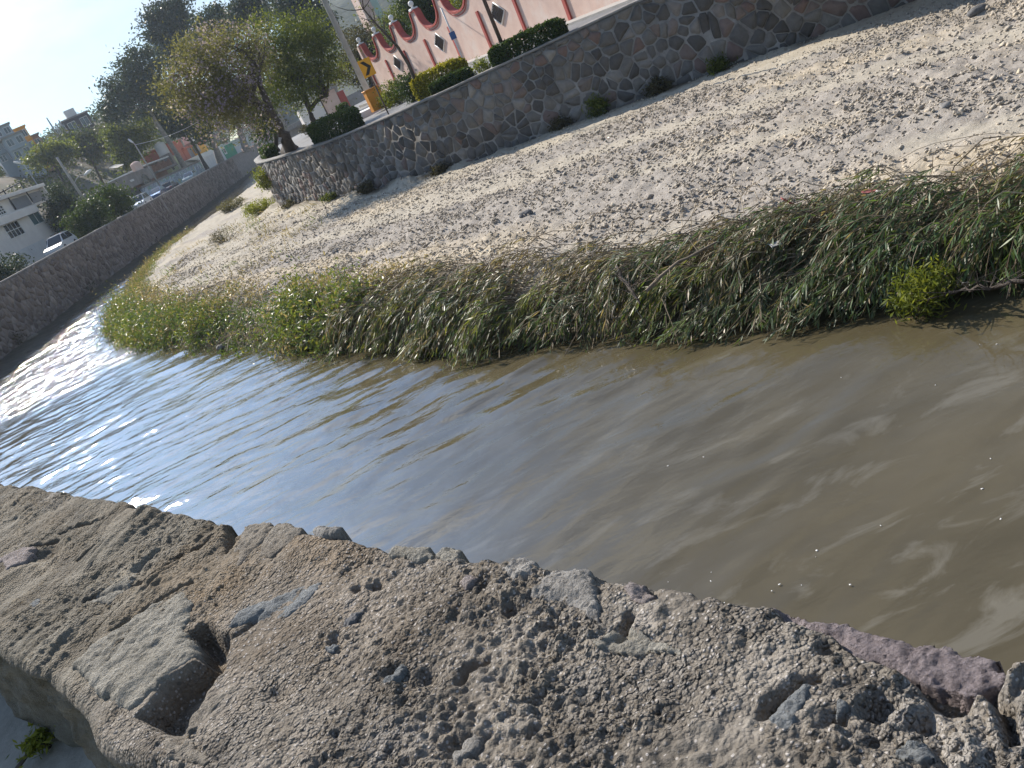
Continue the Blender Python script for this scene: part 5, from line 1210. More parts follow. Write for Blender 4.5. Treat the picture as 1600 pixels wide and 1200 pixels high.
def bg_tree(name, label, D, trunk_px, blobs, n_cl, per, leaf, seed, L_=.5, W_=.2, tc=.5, bark='bark', trad=.3, zb=4.0, droop=0.3, crad=None, limbs=18, ts=.25):
    base = bearing(trunk_px[0][0], trunk_px[0][1], D, zb); pts = [base] + [atD(px, py, D) for px, py in trunk_px[1:]]
    return tree(name, label, 'tree', pts, trad, [blob(x, y, D + dd, r) for x, y, r, dd in blobs], n_cl, per, crad or D * .0046, L_, W_, leaf, MAT[bark], seed, limbs, trad * .3, droop, tc, ts, .45)
bg_tree('street_tree', 'thin dull olive tree behind the chevron sign and utility pole', 88, [(585, 150), (578, 120), (570, 90)], [(570, 65, 26, 0), (548, 95, 20, 0), (588, 95, 20, 0), (560, 125, 16, 0), (540, 60, 16, 3), (530, 120, 14, 2)], 170, 40, MAT['leaf_dry'], 211, .28, .12, .45)
bg_tree('garden_tree', 'leafy garden tree rising behind the far end of the pink wall', 78, [(640, 120), (632, 80), (628, 60)], [(625, 40, 26, 0), (600, 75, 16, 0), (648, 30, 24, 1), (605, 40, 16, 0), (592, 105, 11, 0)], 200, 44, MAT['leaf_green'], 212, .22, .10, .35)
bg_tree('garden_tree', 'dark dense garden tree behind the middle scallops of the pink wall', 70, [(700, 110), (690, 60), (680, 30)], [(668, 30, 28, 0), (655, 5, 30, 0), (690, 5, 26, 0), (640, -10, 26, 0), (678, 55, 18, -1)], 240, 46, MAT['leaf_dark'], 213, .22, .10, .5)
bg_tree('garden_tree', 'yellow green garden tree at the top edge behind the nearest scallop', 64, [(760, 80), (745, 40), (730, 10)], [(715, 5, 20, 0), (740, -5, 26, 0), (720, 28, 12, 0), (770, -30, 30, 0)], 150, 44, MAT['leaf_green'], 214, .2, .09, .8)
# ---- tall eucalyptus and other trees beyond the channel
bg_tree('eucalyptus', 'tallest dark eucalyptus with narrow crown against the sky', 175, [(318, 205), (300, 150), (285, 95)], [(265, 22, 26, 0), (250, 45, 24, 0), (285, 50, 26, 0), (262, 75, 24, 0), (290, 88, 24, 0), (278, 12, 18, 0), (238, 22, 14, 0)], 330, 42, MAT['leaf_euc'], 221, .75, .28, .35, 'bark_pale', .55)
bg_tree('eucalyptus', 'broad feathery eucalyptus left of the tallest one', 165, [(262, 216), (245, 190), (228, 168)], [(215, 100, 24, 0), (205, 130, 30, 0), (235, 135, 30, 0), (180, 130, 18, 0), (195, 165, 28, 0), (172, 175, 14, 0), (240, 105, 20, 0), (255, 150, 24, 0)], 340, 42, MAT['leaf_euc'], 222, .7, .26, .6, 'bark_pale', .5)
bg_tree('eucalyptus', 'dark eucalyptus just behind the top of the jacaranda', 150, [(360, 190), (345, 120), (340, 80)], [(335, 42, 26, 0), (322, 60, 20, 0), (350, 30, 20, 0), (320, 85, 22, 0)], 190, 40, MAT['leaf_euc'], 223, .65, .25, .4, 'bark_pale', .45)
bg_tree('eucalyptus', 'dark eucalyptus at the top edge above the shade tree, left one', 140, [(425, 170), (410, 90), (398, 40)], [(390, 12, 24, 0), (375, 32, 18, 0), (405, 25, 20, 0), (395, -12, 22, 0)], 170, 40, MAT['leaf_euc'], 224, .6, .24, .45, 'bark_pale', .45)
bg_tree('eucalyptus', 'dark eucalyptus at the top edge behind the utility pole top', 130, [(520, 140), (490, 60), (475, 20)], [(450, 8, 26, 0), (478, 12, 26, 0), (500, 32, 20, 0), (465, 38, 22, 0), (515, 55, 16, 0)], 210, 40, MAT['leaf_euc'], 225, .6, .24, .4, 'bark_pale', .45)
bg_tree('broadleaf_tree', 'dark green bushy tree below the eucalyptuses behind the row of houses', 172, [(300, 222), (290, 205), (282, 192)], [(282, 178, 26, 0), (262, 190, 20, 0), (305, 195, 22, 0), (245, 178, 18, 0), (318, 170, 20, 0)], 220, 40, MAT['leaf_dark'], 226, .7, .35, .45)
bg_tree('broadleaf_tree', 'mid green tree on the hillside left of the white roof terrace', 168, [(212, 262), (208, 248), (205, 240)], [(205, 225, 20, 0), (185, 215, 18, 0), (222, 205, 18, 0), (200, 248, 14, 0)], 170, 40, MAT['leaf_green'], 227, .6, .3, .3)
bg_tree('broadleaf_tree', 'olive tree at mid slope below the dark hilltop house', 190, [(140, 262), (138, 240), (135, 232)], [(130, 222, 18, 0), (150, 228, 16, 0), (165, 215, 14, 0), (112, 225, 14, 0)], 150, 40, MAT['leaf_hill'], 228, .7, .35, .75)
bg_tree('broadleaf_tree', 'low yellow green tree on the slope below the orange house', 180, [(88, 275), (85, 258), (82, 250)], [(80, 240, 16, 0), (60, 248, 14, 0), (100, 238, 14, 0)], 120, 40, MAT['leaf_green'], 229, .6, .3, .55)
bg_tree('round_tree', 'bright round green tree behind the channel wall, nearer of the pair', 92, [(135, 372), (137, 360), (140, 350)], [(130, 345, 20, 0), (148, 338, 20, 0), (118, 355, 14, 0), (140, 328, 16, 0)], 150, 46, MAT['leaf_dark'], 230, .26, .15, .75, trad=.18, zb=3.75)
bg_tree('round_tree', 'bright round green tree behind the channel wall, farther of the pair', 98, [(178, 345), (180, 332), (180, 325)], [(180, 318, 20, 0), (168, 308, 18, 0), (192, 322, 14, 0), (160, 325, 16, 0)], 150, 46, MAT['leaf_dark'], 231, .26, .15, .85, trad=.18, zb=3.75)
bg_tree('dark_tree', 'dark bluish tree between the white house and the round trees', 104, [(105, 360), (100, 340), (98, 330)], [(98, 318, 18, 0), (92, 340, 14, 0), (112, 332, 16, 0), (88, 300, 10, 0)], 130, 40, MAT['leaf_euc'], 232, .3, .15, .4)
p = bearing(12, 432, 74, 3.75); bush('street_shrub', 'dark shrub in front of the white house at the left edge of the photo', 'shrub', p, (1.6, 1.5, 1.0), 60, 44, .3, .24, .12, MAT['leaf_euc'], 233, .4)
p = at(66, 505, .3); bush('river_shrub', 'pale green shrub on the mud at the foot of the channel wall', 'shrub', p, (.75, .7, .6), 46, 44, .2, .16, .07, MAT['leaf_green'], 234, .5)
p = at(18, 545, .3); bush('river_shrub', 'dark weedy shrub at the left edge at the foot of the channel wall', 'shrub', p, (1.0, .9, .45), 40, 44, .2, .18, .07, MAT['leaf_dry'], 235, .3)
p = at(130, 462, .3); bush('river_shrub', 'low dark weeds along the channel wall foot beyond the pale shrub', 'shrub', p, (.8, 3.5, .4), 50, 40, .2, .2, .07, MAT['leaf_euc'], 236, .5)
def hill_scrub():
    rng = np.random.default_rng(77); C_, T_, L_ = [], [], []
    for k in range(1250):
        y = rng.uniform(95, 330); x = -rng.uniform(43, 150)
        if -x > 60 + (y - 90) * .9: continue
        z = float(hill_z(x, y)); r = rng.uniform(1.0, 3.0); n = 90
        d = unit(rng.normal(size=(n, 3))); C = np.array([x, y, z + r * .55]) + d * (rng.random((n, 1)) ** .4) * np.array([r, r, r * .8])
        C_.append(C); hue = np.clip(rng.normal(.5, .22), 0, 1); T_.append(np.clip(hue + rng.normal(0, .14, n), 0, 1)); L_.append(rng.uniform(.35, .75, n))
    C = np.vstack(C_); L_ = np.concatenate(L_); V, F = leaf_geo(C, rng.normal(size=C.shape), rng.normal(size=C.shape), L_, L_ * .55)
    props(link('hillside_scrub', npmesh('hillside_scrub', V, F, MAT['leaf_hill'], False, np.repeat(np.concatenate(T_), 4))), kind='stuff')
hill_scrub()

# ================================================================== LEFT BANK: houses, cars, street lamps
MAT['cream'] = pmat('cream_plaster', (0.76, 0.71, 0.66), (0.66, 0.61, 0.57), 0.8, 0.85, 0.2, 8, 0.02)
MAT['grey_panel'] = pmat('grey_panel', (0.24, 0.24, 0.25), (0.20, 0.20, 0.21), 1, 0.7, 0.1, 8)
MAT['garage'] = pmat('white_garage_door', (0.62, 0.62, 0.62), (0.54, 0.54, 0.55), 1, 0.5, 0.1, 8)
MAT['teal'] = pmat('teal_glass', (0.10, 0.17, 0.18), None, 1, 0.15, 0.0, spec=0.5)
MAT['brickred'] = pmat('brick_red_render', (0.46, 0.15, 0.09), (0.36, 0.12, 0.08), 1.5, 0.9, 0.4, 6)
MAT['brick'] = pmat('bare_brick', (0.36, 0.22, 0.17), (0.27, 0.17, 0.135), 2.5, 0.9, 0.5, 6, 0.03)
MAT['ochre'] = pmat('ochre_render', (0.75, 0.36, 0.05), (0.64, 0.31, 0.05), 1.2, 0.9, 0.2, 6)
MAT['greyr'] = pmat('grey_render', (0.32, 0.29, 0.27), (0.22, 0.20, 0.185), 0.7, 0.9, 0.4, 5, 0.03)
MAT['yellowgreen'] = pmat('pale_green_render', (0.42, 0.44, 0.27), (0.33, 0.35, 0.22), 1, 0.9, 0.2, 6)
MAT['green'] = pmat('green_paint', (0.04, 0.30, 0.16), (0.035, 0.25, 0.13), 1, 0.6, 0.1, 6)
MAT['ltblue'] = pmat('pale_blue_render', (0.36, 0.41, 0.44), (0.29, 0.33, 0.36), 0.6, 0.9, 0.2, 4)
MAT['whitew'] = pmat('whitewash', (0.70, 0.68, 0.66), (0.60, 0.58, 0.56), 0.6, 0.9, 0.2, 5)
MAT['darkwood'] = pmat('dark_gate', (0.05, 0.045, 0.05), None, 2, 0.6, 0.2, 8)
MAT['mint'] = pmat('mint_render', (0.45, 0.55, 0.48), (0.38, 0.46, 0.40), 0.8, 0.9, 0.2, 5)
def mural_material():
    m, nt, b = nodes_of('mural_paint'); v = coord(nt)
    vo = voro(nt, 0.9, coord(nt, (1, 0.55, 1.2))); n = noise(nt, 1.6, 4, 0.6, v, 1.2)
    c = ramp(nt, [(0.0, (0.62, 0.62, 0.64)), (0.40, (0.55, 0.60, 0.64)), (0.47, (0.10, 0.13, 0.22)), (0.53, (0.60, 0.61, 0.62)), (0.60, (0.08, 0.30, 0.32)), (0.66, (0.55, 0.40, 0.10)), (0.75, (0.62, 0.60, 0.58)), (0.85, (0.30, 0.09, 0.12))], mix(nt, 0.35, n, vo.outputs['Color']))
    nt.links.new(c, b.inputs['Base Color']); b.inputs['Roughness'].default_value = 0.8; return m
MAT['mural'] = mural_material()
class House:
    """a building whose parts are given in world metres"""
    def __init__(s, name, label, origin, cat='house', group=None):
        s.o = np.array(origin, float); s.t = thing(name, label, cat, tuple(s.o), 0, group)
    def box(s, part, mat, x0, x1, y0, y1, z0, z1, parent=None, bev=0.0):
        mb = MB(); a = [x0 - s.o[0], x1 - s.o[0], y0 - s.o[1], y1 - s.o[1], z0 - s.o[2], z1 - s.o[2]]
        (mb.bbox(*a, bev) if bev else mb.box(*a)); return mb.build(part, MAT[mat], parent or s.t)
    def window(s, X, y0, y1, z0, z1, cols=2, rows=2, frame='white', pane='glass', part='window', fw=.06):
        """window on the facade plane x = X (facing +x): frame, mullions and each pane"""
        mb = MB(); o = s.o
        def b(ya, yb, za, zb, d=.07): mb.box(X + .003 - o[0], X + d - o[0], ya - o[1], yb - o[1], za - o[2], zb - o[2])
        b(y0 - fw, y1 + fw, z0 - fw, z0); b(y0 - fw, y1 + fw, z1, z1 + fw); b(y0 - fw, y0, z0, z1); b(y1, y1 + fw, z0, z1)
        for i in range(1, cols): y = y0 + (y1 - y0) * i / cols; b(y - .03, y + .03, z0, z1, .06)
        for k in range(1, rows):
            z = z0 + (z1 - z0) * k / rows
            for i in range(cols): b(y0 + (y1 - y0) * i / cols + (.03 if i else 0), y0 + (y1 - y0) * (i + 1) / cols - (.03 if i < cols - 1 else 0), z - .03, z + .03, .06)
        w = mb.build(part, MAT[frame], s.t)
        for i in range(cols):
            for k in range(rows):
                p = MB(); ya, yb = y0 + (y1 - y0) * i / cols + .031, y0 + (y1 - y0) * (i + 1) / cols - .031; za, zb = z0 + (z1 - z0) * k / rows + .031, z0 + (z1 - z0) * (k + 1) / rows - .031
                p.box(X + .004 - o[0], X + .02 - o[0], ya - o[1], yb - o[1], za - o[2], zb - o[2]); p.build('pane', MAT[pane], w)
        return w
def yz(px, py, X): q = atX(px, py, X); return float(q[1]), float(q[2])
# --- white house at the left edge
X = -38.0; yR = yz(72, 364, X)[0]; zr = yz(64, 287, X)[1]; yE = yz(75, 300, X)[0]
h = House('white_house', 'cream white two storey house with roof terrace at the left edge of the photo', (X, 84, 3.75))
zc = yz(30, 352, X)[1] + .55
h.box('lower_wall', 'cream', X - 10, X, 66, yR, 3.6, zc)
h.box('cornice', 'cream', X - 10, X + .55, 65.8, yR + .6, zc + .002, zc + .75, bev=.05)
h.box('upper_wall', 'cream', X - 9, X - .6, 66, yE - .3, zc + .752, zr - .35)
h.box('roof_slab', 'cream', X - 9.3, X + .1, 65.7, yE + .2, zr - .348, zr, bev=.03)
h.box('end_wall', 'cream', X - 9.2, X - .05, yE - .298, yE, zc + .752, zr - .35)
for (a, b_) in (((12, 312), (37, 300)), ((40, 299), (62, 288))):
    ya = yz(*a, X - .6)[0]; yb = yz(*b_, X - .6)[0]; h.box('terrace_screen', 'grey_panel', X - .598, X - .54, ya, yb, zc + .95, zr - .55)
ya, yb = yz(26, 400, X)[0], yz(66, 372, X)[0]; zg = yz(28, 392, X)[1]
g = h.box('garage_door', 'garage', X + .003, X + .04, ya, yb, 3.7, zg)
for k in range(5):
    y = ya + (yb - ya) * k / 5; h.box('panel', 'garage', X + .042, X + .065, y + .05, y + (yb - ya) / 5 - .03, 3.75, zg - .08, g)
ya, yb = yz(9, 362, X)[0], yz(32, 354, X)[0]; z1 = yz(17, 348, X)[1]; z0 = yz(30, 368, X)[1]
h.window(X, ya, yb, z0, z1, 4, 2)
ya, yb = yz(45, 340, X)[0], yz(60, 332, X)[0]; h.window(X, ya, yb, z0 + .3, z1 + .1, 2, 1, pane='teal')
ya, yb = yz(67, 375, X)[0], yz(80, 368, X)[0]; h.box('side_wall', 'cream', X - 10, X - .02, yR + .002, yR + 2.6, 3.6, zc - .9); h.window(X - .02, yR + .3, yR + 2.2, 4.1, zg, 5, 1, part='barred_window')
ya, yb = yz(1, 340, X - .6)[0], yz(11, 335, X - .6)[0]; h.window(X - .6, ya, yb, zc + 1.0, zr - .8, 3, 3)
fr = thing('roof_frame', 'black metal frame standing on the roof terrace of the white house', 'metal frame', (X - .2, 82, zc + .75))
q = [np.array(atX(px, py, X - .2)) for px, py in ((20, 329), (4, 296), (49, 316), (31, 285), (-6, 305))]
o0 = np.array([X - .2, 82, zc + .75])
for a, b_ in ((0, 1), (2, 3), (4, 3)):
    A, B = q[a] - o0, q[b_] - o0
    if (a, b_) != (4, 3): A[1] = B[1]
    mb = MB(); mb.tube([tuple(A), tuple(B)], .07, 6); mb.build('post' if (a, b_) != (4, 3) else 'rail', MAT['black'], fr)
# side gate and pale strip wall beyond the house
h = House('garden_gate', 'tall dark green garden gate and white post right of the white house', (X, yR + 5, 3.75), 'gate')
h.box('gate_panel', 'darkwood', X - .3, X - .2, yR + 2.7, yR + 8.5, 3.7, 7.2)
for k in range(8): h.box('bar', 'green', X - .19, X - .14, yR + 2.9 + k * .7, yR + 2.98 + k * .7, 3.75, 7.1)
h.box('gate_post', 'whitew', X - .4, X + .1, yR + 8.6, yR + 9.0, 3.6, 7.6)
# --- row of houses along the street
X = -36.0
ya, yb = yz(197, 316, X)[0], yz(222, 303, X)[0]
h = House('garage_gate', 'black garage gate with white post between the round trees and the mural wall', (X, ya, 3.75), 'gate')
h.box('gate_panel', 'darkwood', X - .2, X - .1, ya + .4, yb, 3.7, 6.3); h.box('gate_post', 'whitew', X - .3, X, ya, ya + .38, 3.6, 6.6)
for k in range(5):
    y = ya + .5 + (yb - ya - .6) * k / 5; h.box('plank', 'darkwood', X - .098, X - .06, y, y + (yb - ya - .6) / 5 - .06, 3.75, 6.2)
h.box('lintel', 'greyr', X - .4, X + .02, ya, yb, 6.62, 7.0)
y0, y1 = yz(203, 300, X)[0], yz(243, 272, X)[0]
h = House('grey_house', 'grey rendered upper storey with dark arched window above the mural', (X, y0, 7.0))
zt = yz(226, 266, X)[1]; h.box('wall', 'greyr', X - 8, X - .05, y0, y1, 6.5, zt); h.box('parapet', 'greyr', X - 8, X + .05, y0 - .1, y1 + .1, zt + .002, zt + .3)
yw0, yw1 = yz(218, 275, X)[0], yz(227, 270, X)[0]; zw = zt - 1.9
mb = MB(); pts = [(yw0, zw), (yw1, zw)] + [(yw0 + (yw1 - yw0) * (.5 + .5 * math.cos(a)), zw + .8 + .75 * math.sin(a)) for a in np.linspace(0, math.pi, 10)]
mb.prism([(p[0] - y0, p[1] - 7.0) for p in pts], 'x', -.048, -.01); w = mb.build('arched_window', MAT['glass'], h.t)
mb = MB(); mb.tube([(.0, p[0] - y0, p[1] - 7.0) for p in pts + [pts[0]]], .07, 5); mb.build('frame', MAT['greyr'], w)
h.box('shutter', 'whitew', X - .048, X, yz(207, 288, X)[0], yz(212, 285, X)[0], 7.2, zt - .5)
y0, y1 = yz(224, 300, X)[0], yz(312, 252, X)[0]
h = House('mural_wall', 'street wall painted with a white and blue mural behind the parked cars', (X, y0, 3.75), 'wall')
zt = yz(262, 276, X)[1]; h.box('wall', 'mural', X - .25, X + .06, y0, y1, 3.6, zt); h.box('coping', 'greyr', X - .35, X + .14, y0, y1, zt + .002, zt + .3)
y0, y1 = yz(237, 262, X - 2)[0], yz(262, 252, X - 2)[0]
h = House('brick_house', 'unfinished brick house with columns and long white roof sheet', (X - 2, y0, 6.5))
zt = yz(252, 247, X - 2)[1]
h.box('wall', 'brick', X - 9, X - 3, y0, y1, 6, zt - .5); h.box('balcony_slab', 'greyr', X - 3, X - 1.4, y0, y1 + 3, 7.0, 7.3)
for k in range(4): y = y0 + (y1 - y0) * k / 3; h.box('column', 'brick', X - 2, X - 1.65, y, y + .5, 7.302, zt - .5)
for k in range(14): y = y0 + .5 + (y1 - y0 - .6) * k / 14; h.box('baluster', 'brick', X - 1.95, X - 1.75, y, y + .18, 7.302, 8.2)
h.box('roof_sheet', 'white', X - 8, X - 1.2, yz(214, 249, X - 2)[0], yz(249, 234, X - 2)[0], zt - .3, zt - .1)
y0, y1 = yz(262, 256, X - 4)[0], yz(284, 247, X - 4)[0]
h = House('green_house', 'pale yellow green house wall behind the mural coping', (X - 4, y0, 6)); zt = yz(270, 245, X - 4)[1]
h.box('wall', 'yellowgreen', X - 10, X - 4, y0, y1, 5, zt); h.window(X - 4, y0 + 1, y0 + 2.6, zt - 2.2, zt - .9, 2, 1, 'greyr'); h.box('roof', 'greyr', X - 10, X - 3.8, y0 - .2, y1 + .2, zt + .002, zt + .2)
y0, y1 = yz(267, 235, X - 5)[0], yz(286, 228, X - 5)[0]
h = House('red_house', 'brick red cube shaped house on the roofs left of the ochre one', (X - 5, y0, 6)); zt = yz(274, 222, X - 5)[1]; zl = yz(278, 236, X - 5)[1]
h.box('wall', 'brickred', X - 11, X - 5, y0, y1, 5, zt); h.box('roof', 'brickred', X - 11.1, X - 4.8, y0 - .15, y1 + .15, zt + .002, zt + .25); h.window(X - 5, y0 + 1.5, y0 + 3, zt - 2.4, zt - 1.0, 1, 1, 'brickred')
y0, y1 = yz(286, 238, X - 5)[0], yz(320, 226, X - 5)[0]
h = House('ochre_house', 'red and ochre house front with red eave beside the white building', (X - 5, y0, 6)); zt = yz(312, 222, X - 5)[1]; ym = yz(300, 233, X - 5)[0]
h.box('wall', 'greyr', X - 11, X - 5.1, y0, y1, 5, zt - .4); h.box('ochre_wall', 'ochre', X - 5.098, X - 4.9, ym, y1, zt - 3.2, zt - .4); h.box('red_wall', 'brickred', X - 5.098, X - 4.9, y0, y0 + (ym - y0) * .45, zt - 5, zt - .4)
h.box('eave', 'brickred', X - 11.2, X - 4.4, y0 - .2, y1 + .2, zt - .398, zt)
y0, y1 = yz(317, 262, X)[0], yz(354, 240, X)[0]
h = House('white_building', 'plain white walled building with no windows beside the green shop front', (X, y0, 3.75), 'building'); zt = yz(330, 236, X)[1] - .6
h.box('wall', 'whitew', X - 12, X, y0, y1, 3.6, zt); h.box('parapet', 'white', X - 12, X + .12, y0 - .2, y1 + .1, zt + .002, zt + .9)
y0, y1 = yz(355, 250, X)[0], yz(371, 240, X)[0]
h = House('green_shop', 'bright green shop front with a small white framed window', (X, y0, 3.75), 'shop'); zt = yz(360, 224, X)[1]
h.box('wall', 'green', X - 8, X + .05, y0 + .1, y1, 3.6, zt); h.window(X + .05, y0 + 1.2, y0 + 3.6, 5.2, 6.9, 2, 1, fw=.3); h.box('roof_edge', 'mint', X - 8, X + .3, y0 + .1, yz(385, 235, X)[0], zt + .002, zt + .35)
y0, y1 = yz(371, 240, X)[0] + .05, yz(386, 234, X)[0]
h = House('shuttered_shop', 'shop with white roller shutter under the green shop roof', (X, y0, 3.75), 'shop'); h.box('wall', 'green', X - 8, X, y0, y1, 3.6, zt - .02); sh = h.box('shutter', 'garage', X + .003, X + .06, y0 + .6, y1 - .6, 3.7, zt - .9)
for k in range(8): h.box('slat', 'garage', X + .062, X + .09, y0 + .7, y1 - .7, 3.8 + k * .42, 4.12 + k * .42, sh)
y0, y1 = yz(387, 232, X)[0], 285
h = House('white_wall', 'long white wall seen under the hanging branches of the jacaranda', (X, y0, 3.75), 'wall'); h.box('wall', 'whitew', X - .4, X, y0, y1, 3.6, 8.6)
for k in range(7): y = y0 + 3 + k * (y1 - y0 - 6) / 7; h.box('pilaster', 'whitew', X + .002, X + .15, y, y + .5, 3.6, 8.7)
h.box('coping', 'greyr', X - .5, X + .1, y0, y1, 8.602, 8.8)
y0, y1 = yz(335, 215, X - 12)[0], yz(352, 206, X - 12)[0]
h = House('mint_house', 'small mint coloured rooftop house behind the white building', (X - 12, y0, 8)); zt = yz(345, 204, X - 12)[1]; h.box('wall', 'mint', X - 18, X - 12, y0, y1, 6, zt); h.window(X - 12, y0 + 2, y0 + 4.5, zt - 2.4, zt - 1, 2, 1); h.box('roof', 'greyr', X - 18, X - 11.8, y0 - .2, y1 + .2, zt + .002, zt + .25)
# rooftop tanks
def tank(px, py, X, r, hgt, mat, label):
    q = atX(px, py, X); t = thing('water_tank', label, 'water tank', (q[0], q[1], q[2] - hgt / 2), 0)
    mb = MB(); mb.lathe([(r * .96, 0), (r, .1), (r, hgt * .3), (r * .97, hgt * .33), (r, hgt * .36), (r, hgt * .66), (r * .97, hgt * .69), (r, hgt * .72), (r * .95, hgt * .82), (r * .55, hgt * .93)], n=14); mb.build('body', MAT[mat], t)
    mb = MB(); mb.lathe([(r * .42, hgt * .931), (r * .42, hgt * .97), (r * .2, hgt)], n=12); mb.build('lid', MAT[mat], t)
    mb = MB(); mb.box(-r * .9, r * .9, -r * .9, r * .9, -2.5, -.003); mb.build('stand', MAT['greyr'], t)
tank(252, 232, -39, 1.05, 2.4, 'whitew', 'white water tank on a stand above the long white roof sheet')
tank(213, 260, -37.5, .8, 1.5, 'pink', 'pinkish round water tank above the grey house')
tank(292, 215, -41, 1.2, 2.4, 'whitew', 'white water tank on the roof behind the ochre house')
tank(336, 214, -46, 1.1, 2.0, 'greyr', 'grey water tank left of the mint rooftop house')
# white awning sheets glimpsed on the slope
for (px, py, D, L_, lab) in ((182, 260, 150, 3.2, 'white sheet awning among the bushes left of the pinkish tank'), (298, 252, 172, 6.0, 'white roof sheet lying above the mural coping')):
    q = atD(px, py, D); mb = MB(); mb.box(-L_ / 2, L_ / 2, -.6, .6, 0, .12); o = mb.build('roof_sheet', MAT['white']); o.location = tuple(q); o.rotation_euler = (0, R(6), R(86)); props(o, lab, 'awning')
# --- hilltop houses
def hill_house(name, label, px0, px1, pyt, pyb, D, mat, cols, rows, roofmat='greyr'):
    xm = (px0 + px1) / 2; c = atD(xm, (pyt + pyb) / 2, D); w = (px1 - px0) * D / 1290 * 1.02; hgt = (pyb - pyt) * D / 1290
    t = thing(name, label, 'house', tuple(c - np.array([0, 0, hgt / 2])), math.atan2(-c[1], -c[0]) + math.pi / 2 + .1)
    mb = MB(); mb.box(-w / 2, w / 2, 0, 7, -4, hgt); mb.build('wall', MAT[mat], t)
    mb = MB(); mb.box(-w / 2 - .3, w / 2 + .3, -.3, 7.2, hgt + .002, hgt + .3); mb.build('roof', MAT[roofmat], t)
    for i in range(cols):
        for k in range(rows):
            x = -w / 2 + w * (i + .5) / cols; z = hgt * (k + .55) / rows; ww = w / cols * .28; wh = hgt / rows * .25
            mb = MB(); mb.box(x - ww - .1, x + ww + .1, -.08, -.003, z - wh - .1, z + wh + .1); wdw = mb.build('window', MAT['whitew'], t)
            mb = MB(); mb.box(x - ww, x - .05, -.12, -.082, z - wh, z + wh); mb.build('pane', MAT['glass'], wdw)
            mb = MB(); mb.box(x + .05, x + ww, -.12, -.082, z - wh, z + wh); mb.build('pane', MAT['glass'], wdw)
    for k in range(1, rows):
        mb = MB(); mb.box(-w / 2 - .1, w / 2 + .1, -.35, -.002, hgt * k / rows - .15, hgt * k / rows + .15); mb.build('floor_band', MAT[mat], t)
    return t
hill_house('hillside_house', 'pale blue grey three storey house on the hill at the left edge', -8, 26, 205, 248, 205, 'ltblue', 3, 3)
hill_house('hillside_house', 'lower pale blue grey house stepping down the hill beside the orange one', 18, 42, 214, 246, 200, 'ltblue', 2, 2)
hill_house('hillside_house', 'bright orange house on the hill between the blue grey block and the brick house', 30, 48, 204, 236, 215, 'ochre', 2, 2, 'ochre')
hill_house('hillside_house', 'bare brick house at the right end of the hillside group', 46, 66, 216, 240, 218, 'brick', 2, 1)
hh = hill_house('hilltop_house', 'dark purplish house on the hilltop with a white rooftop box', 108, 141, 184, 206, 225, 'darkwood', 2, 1)
mb = MB(); mb.bbox(-1.4, 1.0, 2, 4, 4.1, 6.0, .05); mb.build('rooftop_box', MAT['whitew'], hh)
for i, (x0, y0, x1, y1, lab) in enumerate(((70, 185, 93, 215, 'tallest bare pole on the hill skyline left of the dark house'), (86, 197, 96, 213, 'short skyline pole just right of the tallest one'), (88, 192, 99, 212, 'third skyline pole from the left on the hill'), (93, 187, 101, 202, 'skyline pole nearest the dark hilltop house'))):
    b_ = atD(x1 + 2, y1 + 4, 200); zt = zat(b_[0], b_[1], x0, y0); post('skyline_pole', lab, 'pole', b_, zt, .22 if i == 0 else .15, MAT['galv'], .12)
# --- street poles with lamps
def street_lamp(base_px, top_px, X, arm_px, head_px, r, mat, label, zb=3.8):
    q = atX(*base_px, X); b_ = np.array([q[0], q[1], zb]); zt = zat(b_[0], b_[1], *top_px)
    t = post('street_lamp', label, 'street lamp', b_, zt, r, mat, r * .65); D = math.hypot(b_[0], b_[1])
    a = atD(*arm_px, D) - b_; a[0] = 0; a[1] = 0; e = atD(*head_px, D) - b_
    mb = MB(); q_ = np.linspace(0, 1, 7)
    mb.tube([tuple(a + (e - a) * k + np.array([0, 0, .25 * math.sin(math.pi * k)])) for k in q_], .05, 6); ar = mb.build('arm', MAT['galv'], t)
    d = (e - a) / np.linalg.norm(e - a); mb = MB(); mb.tube([tuple(e - d * .1), tuple(e + d * .35), tuple(e + d * .8)], [.07, .17, .10], 8); mb.build('lamp_head', MAT['white'], ar)
street_lamp((134, 316), (90, 245), -31, (119, 286), (133, 273), .17, MAT['concrete'], 'thick concrete pole with a lamp arm halfway up above the round trees')
street_lamp((66, 300), (44, 254), -45, (43, 253), (32, 255), .09, MAT['galv'], 'slim street lamp behind the white house, arm pointing left')
street_lamp((246, 284), (212, 224), -34.5, (212, 224), (208, 223), .12, MAT['concrete'], 'concrete lamp post in front of the grey and brick houses')
cable('cable', 'overhead wire running from the lamp post past the eucalyptus trunks', atX(212, 226, -34.5), atD(330, 175, 180), .8, .03)
